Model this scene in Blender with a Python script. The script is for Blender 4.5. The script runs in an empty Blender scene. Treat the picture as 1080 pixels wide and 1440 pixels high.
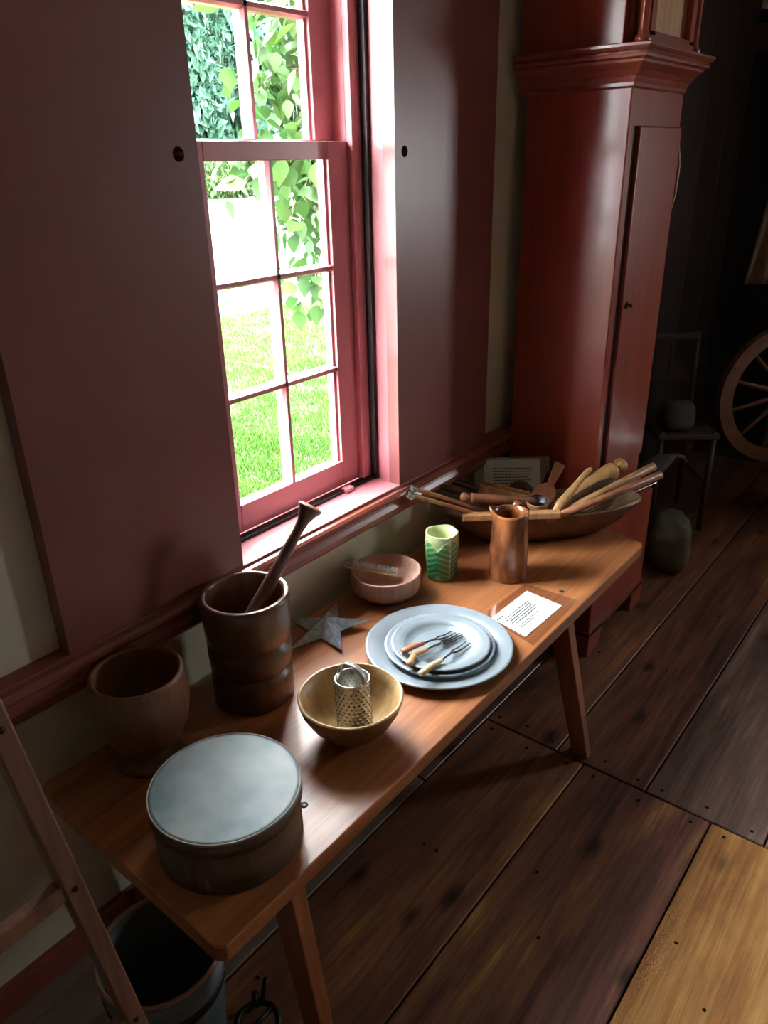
import bpy, math, random
from mathutils import Vector, Matrix, Euler, noise
random.seed(7)
scn = bpy.context.scene
col = scn.collection
PI = math.pi

# ------------------------------------------------------------------ camera
cam_d = bpy.data.cameras.new('camera')
cam = bpy.data.objects.new('camera', cam_d)
col.objects.link(cam)
cam_d.lens = 1081.0 / 1440.0 * 36.0
cam_d.sensor_width = 36.0
cam_d.clip_start = 0.02
def cam_matrix(yaw, pitch, roll, loc):
    cy, sy, cp, sp = math.cos(yaw), math.sin(yaw), math.cos(pitch), math.sin(pitch)
    fwd = Vector((sy * cp, cy * cp, -sp))
    right = Vector((cy, -sy, 0))
    down = fwd.cross(right)
    c, s = math.cos(roll), math.sin(roll)
    r2 = c * right + s * down
    d2 = -s * right + c * down
    m = Matrix((r2, -d2, -fwd)).transposed().to_4x4()
    m.translation = loc
    return m
cam.matrix_world = cam_matrix(math.radians(51.04), math.radians(24.54), math.radians(1.34), Vector((0, -1.2, 1.53)))
scn.camera = cam

# ------------------------------------------------------------------ sky, sun, exposure
world = bpy.data.worlds.new('sky')
scn.world = world
world.use_nodes = True
bg = world.node_tree.nodes['Background']
bg.inputs[0].default_value = (0.95, 0.97, 1.0, 1)
bg.inputs[1].default_value = 30.0
sun_d = bpy.data.lights.new('sun', 'SUN')
sun_d.energy = 9.0
sun_d.angle = 0.02
sun_d.color = (1.0, 0.95, 0.86)
sun = bpy.data.objects.new('sun', sun_d)
col.objects.link(sun)
sun.rotation_euler = (math.radians(50), 0, math.radians(-8))   # shines towards +y: the garden beyond the house shadow
def portal(name, loc, rot, sx, sy):
    d = bpy.data.lights.new(name, 'AREA')
    d.shape = 'RECTANGLE'; d.size = sx; d.size_y = sy
    d.cycles.is_portal = True
    o = bpy.data.objects.new(name, d); col.objects.link(o)
    o.location = loc; o.rotation_euler = rot
portal('window_portal', (1.262, 0.192, 1.53), (PI / 2, 0, PI), 0.60, 1.70)
portal('end_window_portal', (4.43, -2.35, 1.45), (PI / 2, 0, PI / 2), 0.55, 0.75)
scn.view_settings.view_transform = 'Standard'
scn.view_settings.look = 'None'
scn.view_settings.gamma = 1.0
scn.view_settings.use_curve_mapping = False
scn.view_settings.exposure = 1.4
cy = scn.cycles
cy.use_denoising = True
cy.max_bounces = 8
cy.diffuse_bounces = 5
cy.transparent_max_bounces = 12
cy.caustics_reflective = False
cy.caustics_refractive = False
cy.sample_clamp_indirect = 12.0

# ------------------------------------------------------------------ materials
MATS = {}
def base_mat(name):
    m = bpy.data.materials.new(name)
    m.use_nodes = True
    MATS[name] = m
    return m, m.node_tree.nodes, m.node_tree.links, m.node_tree.nodes['Principled BSDF']

def plain(name, c, rough=0.5, metal=0.0, var=0.12, scale=8.0, bump=0.05, coat=0.0, c2=None, stretch=(1, 1, 1), spec=0.5):
    """colour with noise variation and a fine relief"""
    m, N, L, b = base_mat(name)
    tc = N.new('ShaderNodeTexCoord'); mp = N.new('ShaderNodeMapping')
    mp.inputs['Scale'].default_value = stretch
    L.new(tc.outputs['Object'], mp.inputs[0])
    n1 = N.new('ShaderNodeTexNoise'); n1.inputs['Scale'].default_value = scale; n1.inputs['Detail'].default_value = 6
    L.new(mp.outputs[0], n1.inputs['Vector'])
    r = N.new('ShaderNodeValToRGB')
    d = c2 if c2 else tuple(x * (1 - 2.2 * var) for x in c)
    r.color_ramp.elements[0].position = 0.32; r.color_ramp.elements[0].color = (*d, 1)
    r.color_ramp.elements[1].position = 0.68; r.color_ramp.elements[1].color = (*c, 1)
    L.new(n1.outputs['Fac'], r.inputs[0]); L.new(r.outputs[0], b.inputs['Base Color'])
    b.inputs['Roughness'].default_value = rough
    b.inputs['Metallic'].default_value = metal
    b.inputs['Coat Weight'].default_value = coat
    b.inputs['Coat Roughness'].default_value = 0.15
    b.inputs['Specular IOR Level'].default_value = spec
    if bump:
        n2 = N.new('ShaderNodeTexNoise'); n2.inputs['Scale'].default_value = scale * 6; n2.inputs['Detail'].default_value = 4
        L.new(mp.outputs[0], n2.inputs['Vector'])
        bp = N.new('ShaderNodeBump'); bp.inputs['Strength'].default_value = bump; bp.inputs['Distance'].default_value = 0.004
        L.new(n2.outputs['Fac'], bp.inputs['Height']); L.new(bp.outputs[0], b.inputs['Normal'])
    return m

def wood(name, dark, light, axis=0, rough=0.4, scale=1.0, coat=0.0, patch=None, patch_amt=0.0, bump=0.15, spec=0.5, rings=14.0):
    """grain along the object's own axis, with slow colour patches and darker streaks"""
    m, N, L, b = base_mat(name)
    tc = N.new('ShaderNodeTexCoord'); oi = N.new('ShaderNodeObjectInfo')
    add = N.new('ShaderNodeVectorMath'); add.operation = 'MULTIPLY_ADD'
    L.new(oi.outputs['Random'], add.inputs[0]); add.inputs[1].default_value = (7.3, 5.1, 3.7); L.new(tc.outputs['Object'], add.inputs[2])
    st = [rings] * 3; st[axis] = rings * 0.07
    mp = N.new('ShaderNodeMapping'); mp.inputs['Scale'].default_value = [s * scale for s in st]
    L.new(add.outputs[0], mp.inputs[0])
    n1 = N.new('ShaderNodeTexNoise'); n1.inputs['Scale'].default_value = 1.0; n1.inputs['Detail'].default_value = 8; n1.inputs['Roughness'].default_value = 0.62
    n1.inputs['Distortion'].default_value = 0.6
    L.new(mp.outputs[0], n1.inputs['Vector'])
    st2 = [110.0] * 3; st2[axis] = 4.0
    mp2 = N.new('ShaderNodeMapping'); mp2.inputs['Scale'].default_value = [s * scale for s in st2]
    L.new(add.outputs[0], mp2.inputs[0])
    n2 = N.new('ShaderNodeTexNoise'); n2.inputs['Scale'].default_value = 1.0; n2.inputs['Detail'].default_value = 3
    L.new(mp2.outputs[0], n2.inputs['Vector'])
    mix = N.new('ShaderNodeMix'); mix.data_type = 'FLOAT'; mix.inputs['Factor'].default_value = 0.3
    L.new(n1.outputs['Fac'], mix.inputs['A']); L.new(n2.outputs['Fac'], mix.inputs['B'])
    r = N.new('ShaderNodeValToRGB')
    r.color_ramp.elements[0].position = 0.36; r.color_ramp.elements[0].color = (*dark, 1)
    r.color_ramp.elements[1].position = 0.66; r.color_ramp.elements[1].color = (*light, 1)
    L.new(mix.outputs['Result'], r.inputs[0])
    out = r.outputs[0]
    if patch:
        st3 = [4.0] * 3; st3[axis] = 1.3
        mp3 = N.new('ShaderNodeMapping'); mp3.inputs['Scale'].default_value = [s * scale for s in st3]
        L.new(add.outputs[0], mp3.inputs[0])
        n3 = N.new('ShaderNodeTexNoise'); n3.inputs['Scale'].default_value = 1.0; n3.inputs['Detail'].default_value = 5
        L.new(mp3.outputs[0], n3.inputs['Vector'])
        mr = N.new('ShaderNodeMapRange'); mr.inputs['From Min'].default_value = 0.48; mr.inputs['From Max'].default_value = 0.70
        mr.inputs['To Max'].default_value = patch_amt
        L.new(n3.outputs['Fac'], mr.inputs['Value'])
        cm = N.new('ShaderNodeMix'); cm.data_type = 'RGBA'
        L.new(mr.outputs['Result'], cm.inputs['Factor']); L.new(out, cm.inputs['A']); cm.inputs['B'].default_value = (*patch, 1)
        out = cm.outputs['Result']
    L.new(out, b.inputs['Base Color'])
    rr = N.new('ShaderNodeMapRange'); rr.inputs['To Min'].default_value = rough * 1.25; rr.inputs['To Max'].default_value = rough * 0.8
    L.new(n1.outputs['Fac'], rr.inputs['Value']); L.new(rr.outputs['Result'], b.inputs['Roughness'])
    b.inputs['Coat Weight'].default_value = coat; b.inputs['Coat Roughness'].default_value = 0.12
    b.inputs['Specular IOR Level'].default_value = spec
    bp = N.new('ShaderNodeBump'); bp.inputs['Strength'].default_value = bump; bp.inputs['Distance'].default_value = 0.002
    L.new(mix.outputs['Result'], bp.inputs['Height']); L.new(bp.outputs[0], b.inputs['Normal'])
    return m

M_maroon = plain('maroon_paint', (0.225, 0.070, 0.068), 0.36, var=0.10, scale=3, bump=0.05)
M_pink = plain('window_paint_lit', (0.60, 0.235, 0.262), 0.33, var=0.08, scale=5, bump=0.05, stretch=(1, 1, 0.3))  # maroon paint made pinker: daylight on the window put into its colour
M_rail = plain('rail_paint', (0.29, 0.075, 0.055), 0.30, var=0.12, scale=6, bump=0.06, stretch=(0.2, 1, 1))
M_plaster = plain('plaster', (0.60, 0.56, 0.42), 0.85, var=0.06, scale=4, bump=0.25)
M_ceiling = plain('ceiling_plaster', (0.62, 0.60, 0.52), 0.9, var=0.05, scale=3, bump=0.1)
M_black = plain('black_strip', (0.02, 0.016, 0.016), 0.45, var=0.2)
M_dark = plain('dark_void', (0.012, 0.010, 0.010), 0.9, var=0.2)
M_bench = wood('bench_pine', (0.25, 0.080, 0.027), (0.56, 0.225, 0.085), 0, 0.36, 1.0, 0.10, (0.21, 0.072, 0.030), 0.6, 0.3)
M_leg = wood('leg_pine', (0.20, 0.062, 0.022), (0.36, 0.125, 0.045), 2, 0.42)
M_clock = wood('clock_red_stain', (0.21, 0.030, 0.016), (0.33, 0.055, 0.026), 2, 0.30, 0.7, 0.25, (0.36, 0.10, 0.04), 0.30, bump=0.03)
M_clock_h = wood('clock_moulding', (0.17, 0.032, 0.018), (0.28, 0.060, 0.032), 0, 0.28, 0.7, 0.3)
M_brass = plain('dark_brass', (0.06, 0.045, 0.02), 0.4, 0.9, scale=30)
def floorwood(name, stops, rough=0.42, seed=0.0, knots=0.9):
    """old pine board: long streaked colour drifts, growth rings, dark knots, scuffs"""
    m, N, L, b = base_mat(name)
    tc = N.new('ShaderNodeTexCoord'); oi = N.new('ShaderNodeObjectInfo')
    add = N.new('ShaderNodeVectorMath'); add.operation = 'MULTIPLY_ADD'
    L.new(oi.outputs['Random'], add.inputs[0]); add.inputs[1].default_value = (17.3, 5.1, 3.7); L.new(tc.outputs['Object'], add.inputs[2])
    def tex(sc, detail, rgh=0.55, dist=0.0):
        mp = N.new('ShaderNodeMapping'); mp.inputs['Scale'].default_value = sc; mp.inputs['Location'].default_value = (seed, seed * 2, 0)
        L.new(add.outputs[0], mp.inputs[0])
        n = N.new('ShaderNodeTexNoise'); n.inputs['Scale'].default_value = 1; n.inputs['Detail'].default_value = detail; n.inputs['Roughness'].default_value = rgh; n.inputs['Distortion'].default_value = dist
        L.new(mp.outputs[0], n.inputs['Vector']); return n
    big = tex((1.6, 9.0, 3.0), 6, 0.62, 0.5)
    mid = tex((2.6, 55.0, 10.0), 5, 0.6, 0.3)
    fine = tex((6.0, 260.0, 30.0), 3, 0.5)
    m1 = N.new('ShaderNodeMix'); m1.data_type = 'FLOAT'; m1.inputs['Factor'].default_value = 0.38; L.new(big.outputs['Fac'], m1.inputs['A']); L.new(mid.outputs['Fac'], m1.inputs['B'])
    m2 = N.new('ShaderNodeMix'); m2.data_type = 'FLOAT'; m2.inputs['Factor'].default_value = 0.16; L.new(m1.outputs['Result'], m2.inputs['A']); L.new(fine.outputs['Fac'], m2.inputs['B'])
    r = N.new('ShaderNodeValToRGB'); cr = r.color_ramp
    pos = [0.37, 0.455, 0.52, 0.585, 0.66]
    cr.elements[0].position = pos[0]; cr.elements[0].color = (*stops[0], 1)
    cr.elements[1].position = pos[-1]; cr.elements[1].color = (*stops[-1], 1)
    for p_, c_ in list(zip(pos, stops))[1:-1]:
        e = cr.elements.new(p_); e.color = (*c_, 1)
    L.new(m2.outputs['Result'], r.inputs[0])
    # knots
    mp = N.new('ShaderNodeMapping'); mp.inputs['Scale'].default_value = (2.1, 4.4, 1.0); L.new(add.outputs[0], mp.inputs[0])
    v = N.new('ShaderNodeTexVoronoi'); v.inputs['Scale'].default_value = 1.0; v.voronoi_dimensions = '2D'; L.new(mp.outputs[0], v.inputs['Vector'])
    kn = N.new('ShaderNodeMapRange'); kn.inputs['From Min'].default_value = 0.045; kn.inputs['From Max'].default_value = 0.13; kn.inputs['To Min'].default_value = knots; kn.inputs['To Max'].default_value = 0.0
    wob = N.new('ShaderNodeMath'); wob.operation = 'MULTIPLY_ADD'; wob.inputs[1].default_value = 0.10; L.new(mid.outputs['Fac'], wob.inputs[0]); L.new(v.outputs['Distance'], wob.inputs[2])
    sb = N.new('ShaderNodeMath'); sb.operation = 'SUBTRACT'; sb.inputs[1].default_value = 0.03; L.new(wob.outputs[0], sb.inputs[0])
    L.new(sb.outputs[0], kn.inputs['Value'])
    cm = N.new('ShaderNodeMix'); cm.data_type = 'RGBA'; L.new(kn.outputs['Result'], cm.inputs['Factor']); L.new(r.outputs[0], cm.inputs['A']); cm.inputs['B'].default_value = (stops[0][0] * .45, stops[0][1] * .45, stops[0][2] * .45, 1)
    L.new(cm.outputs['Result'], b.inputs['Base Color'])
    rr = N.new('ShaderNodeMapRange'); rr.inputs['To Min'].default_value = rough * 0.7; rr.inputs['To Max'].default_value = rough * 1.35; L.new(mid.outputs['Fac'], rr.inputs['Value']); L.new(rr.outputs['Result'], b.inputs['Roughness'])
    bp = N.new('ShaderNodeBump'); bp.inputs['Strength'].default_value = 0.5; bp.inputs['Distance'].default_value = 0.003; L.new(m2.outputs['Result'], bp.inputs['Height']); L.new(bp.outputs[0], b.inputs['Normal'])
    return m
M_fl = [
    floorwood('floor_brown', [(0.065, 0.029, 0.022), (0.153, 0.065, 0.043), (0.225, 0.094, 0.054), (0.342, 0.153, 0.063), (0.540, 0.279, 0.081)], 0.42, 1.0),
    floorwood('floor_umber', [(0.047, 0.022, 0.020), (0.108, 0.045, 0.036), (0.189, 0.072, 0.050), (0.261, 0.126, 0.058), (0.576, 0.315, 0.081)], 0.40, 2.3),
    floorwood('floor_grey_brown', [(0.063, 0.040, 0.034), (0.122, 0.076, 0.065), (0.180, 0.104, 0.086), (0.252, 0.171, 0.144), (0.360, 0.279, 0.252)], 0.36, 3.1),
    floorwood('floor_ochre', [(0.200, 0.077, 0.030), (0.362, 0.156, 0.045), (0.475, 0.231, 0.069), (0.575, 0.306, 0.100), (0.675, 0.388, 0.138)], 0.45, 4.7, 0.6),
    floorwood('floor_pale', [(0.090, 0.061, 0.047), (0.153, 0.112, 0.086), (0.216, 0.162, 0.126), (0.288, 0.216, 0.162), (0.360, 0.270, 0.198)], 0.5, 5.2, 0.3),
]
M_nail = plain('iron_nail', (0.02, 0.017, 0.016), 0.5, 0.6, scale=40)
M_mortar = wood('mortar_wood', (0.054, 0.023, 0.014), (0.169, 0.070, 0.034), 2, 0.30, 1.4, 0.2)
M_pestle = wood('pestle_wood', (0.091, 0.048, 0.036), (0.224, 0.119, 0.084), 2, 0.34, 1.5, 0.1)
M_goblet = wood('bowl_brown', (0.106, 0.043, 0.022), (0.250, 0.106, 0.056), 2, 0.42, 1.2)
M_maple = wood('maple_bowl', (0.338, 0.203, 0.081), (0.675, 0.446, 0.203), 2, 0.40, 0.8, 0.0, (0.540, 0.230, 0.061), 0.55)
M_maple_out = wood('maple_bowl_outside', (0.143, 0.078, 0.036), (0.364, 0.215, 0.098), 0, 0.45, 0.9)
M_ash = wood('ash_bowl', (0.330, 0.180, 0.128), (0.570, 0.330, 0.240), 2, 0.55, 1.5)
M_ash_dark = wood('ash_bowl_base', (0.055, 0.030, 0.018), (0.13, 0.07, 0.04), 2, 0.5, 1.5)
M_lid = plain('blue_lid_paint', (0.43, 0.48, 0.48), 0.50, var=0.16, scale=9, bump=0.12, c2=(0.20, 0.31, 0.34))
M_lidrim = plain('lid_worn_edge', (0.42, 0.40, 0.36), 0.5, var=0.2, scale=20)
M_boxside = wood('pantry_box_side', (0.055, 0.034, 0.024), (0.13, 0.08, 0.052), 0, 0.5, 1.0)
M_pewter = plain('pewter', (0.40, 0.48, 0.54), 0.30, 0.45, var=0.12, scale=9, bump=0.06)
M_tin = plain('tin', (0.70, 0.68, 0.62), 0.28, 0.65, var=0.15, scale=25, bump=0.1)
M_tinholes = plain('tin_teeth', (0.75, 0.71, 0.60), 0.3, 0.9, var=0.25, scale=60)
M_hole = plain('punched_hole', (0.03, 0.025, 0.018), 0.8, var=0.2)
M_zinc = plain('zinc_star', (0.50, 0.56, 0.63), 0.34, 0.45, var=0.28, scale=60, bump=0.2, c2=(0.24, 0.28, 0.33))
M_paper = plain('paper', (0.62, 0.66, 0.66), 0.6, var=0.02, scale=10, bump=0.02)
M_ink = plain('ink', (0.03, 0.03, 0.035), 0.7, var=0.1)
M_jug = plain('jug_brown', (0.40, 0.135, 0.040), 0.22, scale=20, c2=(0.070, 0.022, 0.012), stretch=(1, 1, 0.35), coat=0.4, bump=0.04)
M_trencher = wood('trencher_wood', (0.083, 0.035, 0.019), (0.185, 0.083, 0.044), 0, 0.40, 1.2, 0.1)
M_trencher_in = wood('trencher_lit_inside', (0.260, 0.169, 0.104), (0.520, 0.364, 0.234), 0, 0.5, 1.2)  # paler than the outside: light on the end lip put into the colour
M_u_tan = wood('utensil_tan', (0.297, 0.142, 0.061), (0.567, 0.297, 0.135), 2, 0.42, 1.6)
M_u_light = wood('utensil_light', (0.432, 0.240, 0.090), (0.720, 0.432, 0.180), 2, 0.40, 1.5)
M_u_dark = wood('utensil_dark', (0.045, 0.022, 0.014), (0.12, 0.058, 0.034), 2, 0.36, 1.6, 0.1)
M_u_red = wood('utensil_red_brown', (0.232, 0.090, 0.043), (0.450, 0.189, 0.094), 2, 0.42, 1.6)
M_wire = plain('iron_wire', (0.40, 0.39, 0.37), 0.35, 0.9, var=0.2)
M_steel = plain('old_steel', (0.17, 0.17, 0.18), 0.35, 0.9, var=0.25, scale=40)
M_bone = plain('bone_handle', (0.62, 0.50, 0.27), 0.4, var=0.15, scale=30, bump=0.1)
M_bucket = plain('bucket_blue_grey', (0.11, 0.155, 0.155), 0.45, var=0.2, scale=9, bump=0.15)
M_bucketrim = plain('bucket_rim', (0.36, 0.22, 0.15), 0.5, var=0.2, scale=12)
M_iron = plain('black_iron', (0.012, 0.012, 0.013), 0.5, 0.4, var=0.2, scale=30, bump=0.2)
M_rack = wood('rack_wood', (0.13, 0.060, 0.038), (0.26, 0.125, 0.075), 2, 0.5, 1.2)
M_wheel = wood('wheel_wood', (0.126, 0.056, 0.032), (0.243, 0.113, 0.065), 1, 0.5, 1.2)
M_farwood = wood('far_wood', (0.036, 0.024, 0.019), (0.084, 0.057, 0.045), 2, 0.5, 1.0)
M_hearth = plain('black_brick', (0.020, 0.015, 0.013), 0.9, var=0.25, scale=12, bump=0.3)
M_panel = wood('dark_cover_boards', (0.022, 0.013, 0.011), (0.045, 0.028, 0.023), 2, 0.6, 0.7)
M_roomwood = wood('room_dark_wood', (0.08, 0.042, 0.032), (0.14, 0.075, 0.056), 2, 0.6, 0.7)  # dark wood put on the two unseen walls to cut bounced light
M_linen = plain('linen', (0.13, 0.11, 0.075), 0.9, var=0.12, scale=30, bump=0.3)
M_greycloth = plain('grey_cloth', (0.09, 0.085, 0.09), 0.9, var=0.15, scale=30, bump=0.3)
M_brownsack = plain('brown_cloth', (0.16, 0.10, 0.06), 0.9, var=0.15, scale=20, bump=0.3)
M_ground = plain('lawn_soil', (0.0165, 0.0465, 0.0053), 0.95, var=0.15, scale=2.5, bump=0.3, c2=(0.0300, 0.0525, 0.0120))
M_gravel = plain('gravel', (0.5, 0.48, 0.42), 0.95, var=0.2, scale=12)
M_bark = plain('bark', (0.12, 0.085, 0.06), 0.9, var=0.3, scale=20, bump=0.5)
M_roof = plain('roof_shingle', (0.12, 0.10, 0.09), 0.9)
M_clap = plain('house_side', (0.32, 0.30, 0.26), 0.8)

def leafmat(name, c, c2, rough=0.45, trans=0.35):
    m, N, L, b = base_mat(name)
    oi = N.new('ShaderNodeObjectInfo'); tc = N.new('ShaderNodeTexCoord'); ge = N.new('ShaderNodeNewGeometry')
    n1 = N.new('ShaderNodeTexNoise'); n1.inputs['Scale'].default_value = 1.7; n1.inputs['Detail'].default_value = 3
    L.new(ge.outputs['Position'], n1.inputs['Vector'])
    ad = N.new('ShaderNodeMath'); ad.operation = 'ADD'; ad.use_clamp = True
    mu = N.new('ShaderNodeMath'); mu.operation = 'MULTIPLY'; mu.inputs[1].default_value = 0.5
    L.new(oi.outputs['Random'], mu.inputs[0]); 
    mm = N.new('ShaderNodeMapRange'); mm.inputs['From Min'].default_value = 0.3; mm.inputs['From Max'].default_value = 0.7; mm.inputs['To Max'].default_value = 0.6
    L.new(n1.outputs['Fac'], mm.inputs['Value'])
    L.new(mu.outputs[0], ad.inputs[0]); L.new(mm.outputs['Result'], ad.inputs[1])
    r = N.new('ShaderNodeMix'); r.data_type = 'RGBA'
    L.new(ad.outputs[0], r.inputs['Factor']); r.inputs['A'].default_value = (*c, 1); r.inputs['B'].default_value = (*c2, 1)
    L.new(r.outputs['Result'], b.inputs['Base Color']); b.inputs['Roughness'].default_value = rough; b.inputs['Specular IOR Level'].default_value = 0.18
    t = N.new('ShaderNodeBsdfTranslucent'); L.new(r.outputs['Result'], t.inputs['Color'])
    mx = N.new('ShaderNodeMixShader'); mx.inputs[0].default_value = trans
    L.new(b.outputs[0], mx.inputs[1]); L.new(t.outputs[0], mx.inputs[2])
    L.new(mx.outputs[0], N['Material Output'].inputs[0])
    return m
M_leaf = leafmat('shrub_leaf', (0.0152, 0.0480, 0.0152), (0.0440, 0.0800, 0.0120))
M_tree = leafmat('tree_leaf', (0.0108, 0.0372, 0.0276), (0.0240, 0.0570, 0.0360), 0.6, 0.25)
M_tree2 = leafmat('hedge_leaf', (0.0248, 0.0523, 0.0165), (0.0468, 0.0770, 0.0220), 0.6, 0.25)
M_grass = leafmat('grass_blade', (0.0150, 0.0525, 0.0045), (0.0315, 0.0713, 0.0090), 0.5, 0.3)

def glassmat(name, refl=0.06, tint=(1, 1, 1)):
    m = bpy.data.materials.new(name); m.use_nodes = True
    N, L = m.node_tree.nodes, m.node_tree.links
    N.remove(N['Principled BSDF'])
    t = N.new('ShaderNodeBsdfTransparent'); t.inputs[0].default_value = (*tint, 1)
    g = N.new('ShaderNodeBsdfGlossy'); g.inputs['Roughness'].default_value = 0.03
    f = N.new('ShaderNodeLayerWeight'); f.inputs['Blend'].default_value = 0.5
    pw = N.new('ShaderNodeMath'); pw.operation = 'POWER'; pw.inputs[1].default_value = 4.0; L.new(f.outputs['Facing'], pw.inputs[0])
    mu = N.new('ShaderNodeMath'); mu.operation = 'MULTIPLY_ADD'; mu.inputs[1].default_value = 0.6; mu.inputs[2].default_value = refl * 0.6
    L.new(pw.outputs[0], mu.inputs[0])
    x = N.new('ShaderNodeMixShader'); L.new(mu.outputs[0], x.inputs[0]); L.new(t.outputs[0], x.inputs[1]); L.new(g.outputs[0], x.inputs[2])
    L.new(x.outputs[0], N['Material Output'].inputs[0])
    return m
M_glass = glassmat('window_glass', 0.06, (0.97, 0.99, 0.98))
M_sleeve = glassmat('plastic_sleeve', 0.12, (0.95, 0.93, 0.94))

def cupmat():
    m, N, L, b = base_mat('leaf_glaze')
    a = N.new('ShaderNodeAttribute'); a.attribute_name = 'glaze'
    r = N.new('ShaderNodeValToRGB')
    r.color_ramp.elements[0].position = 0.0; r.color_ramp.elements[0].color = (0.55, 0.60, 0.30, 1)
    r.color_ramp.elements[1].position = 1.0; r.color_ramp.elements[1].color = (0.025, 0.17, 0.065, 1)
    e = r.color_ramp.elements.new(0.45); e.color = (0.20, 0.42, 0.17, 1)
    L.new(a.outputs['Fac'], r.inputs[0])
    n = N.new('ShaderNodeTexNoise'); n.inputs['Scale'].default_value = 45
    tc = N.new('ShaderNodeTexCoord'); L.new(tc.outputs['Object'], n.inputs['Vector'])
    mx = N.new('ShaderNodeMix'); mx.data_type = 'RGBA'; mx.blend_type = 'MULTIPLY'; mx.inputs['Factor'].default_value = 0.35
    L.new(r.outputs[0], mx.inputs['A']); L.new(n.outputs['Color'], mx.inputs['B'])
    L.new(r.outputs[0], b.inputs['Base Color'])
    b.inputs['Roughness'].default_value = 0.18; b.inputs['Coat Weight'].default_value = 0.6; b.inputs['Coat Roughness'].default_value = 0.05
    return m
M_cup = cupmat()

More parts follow.
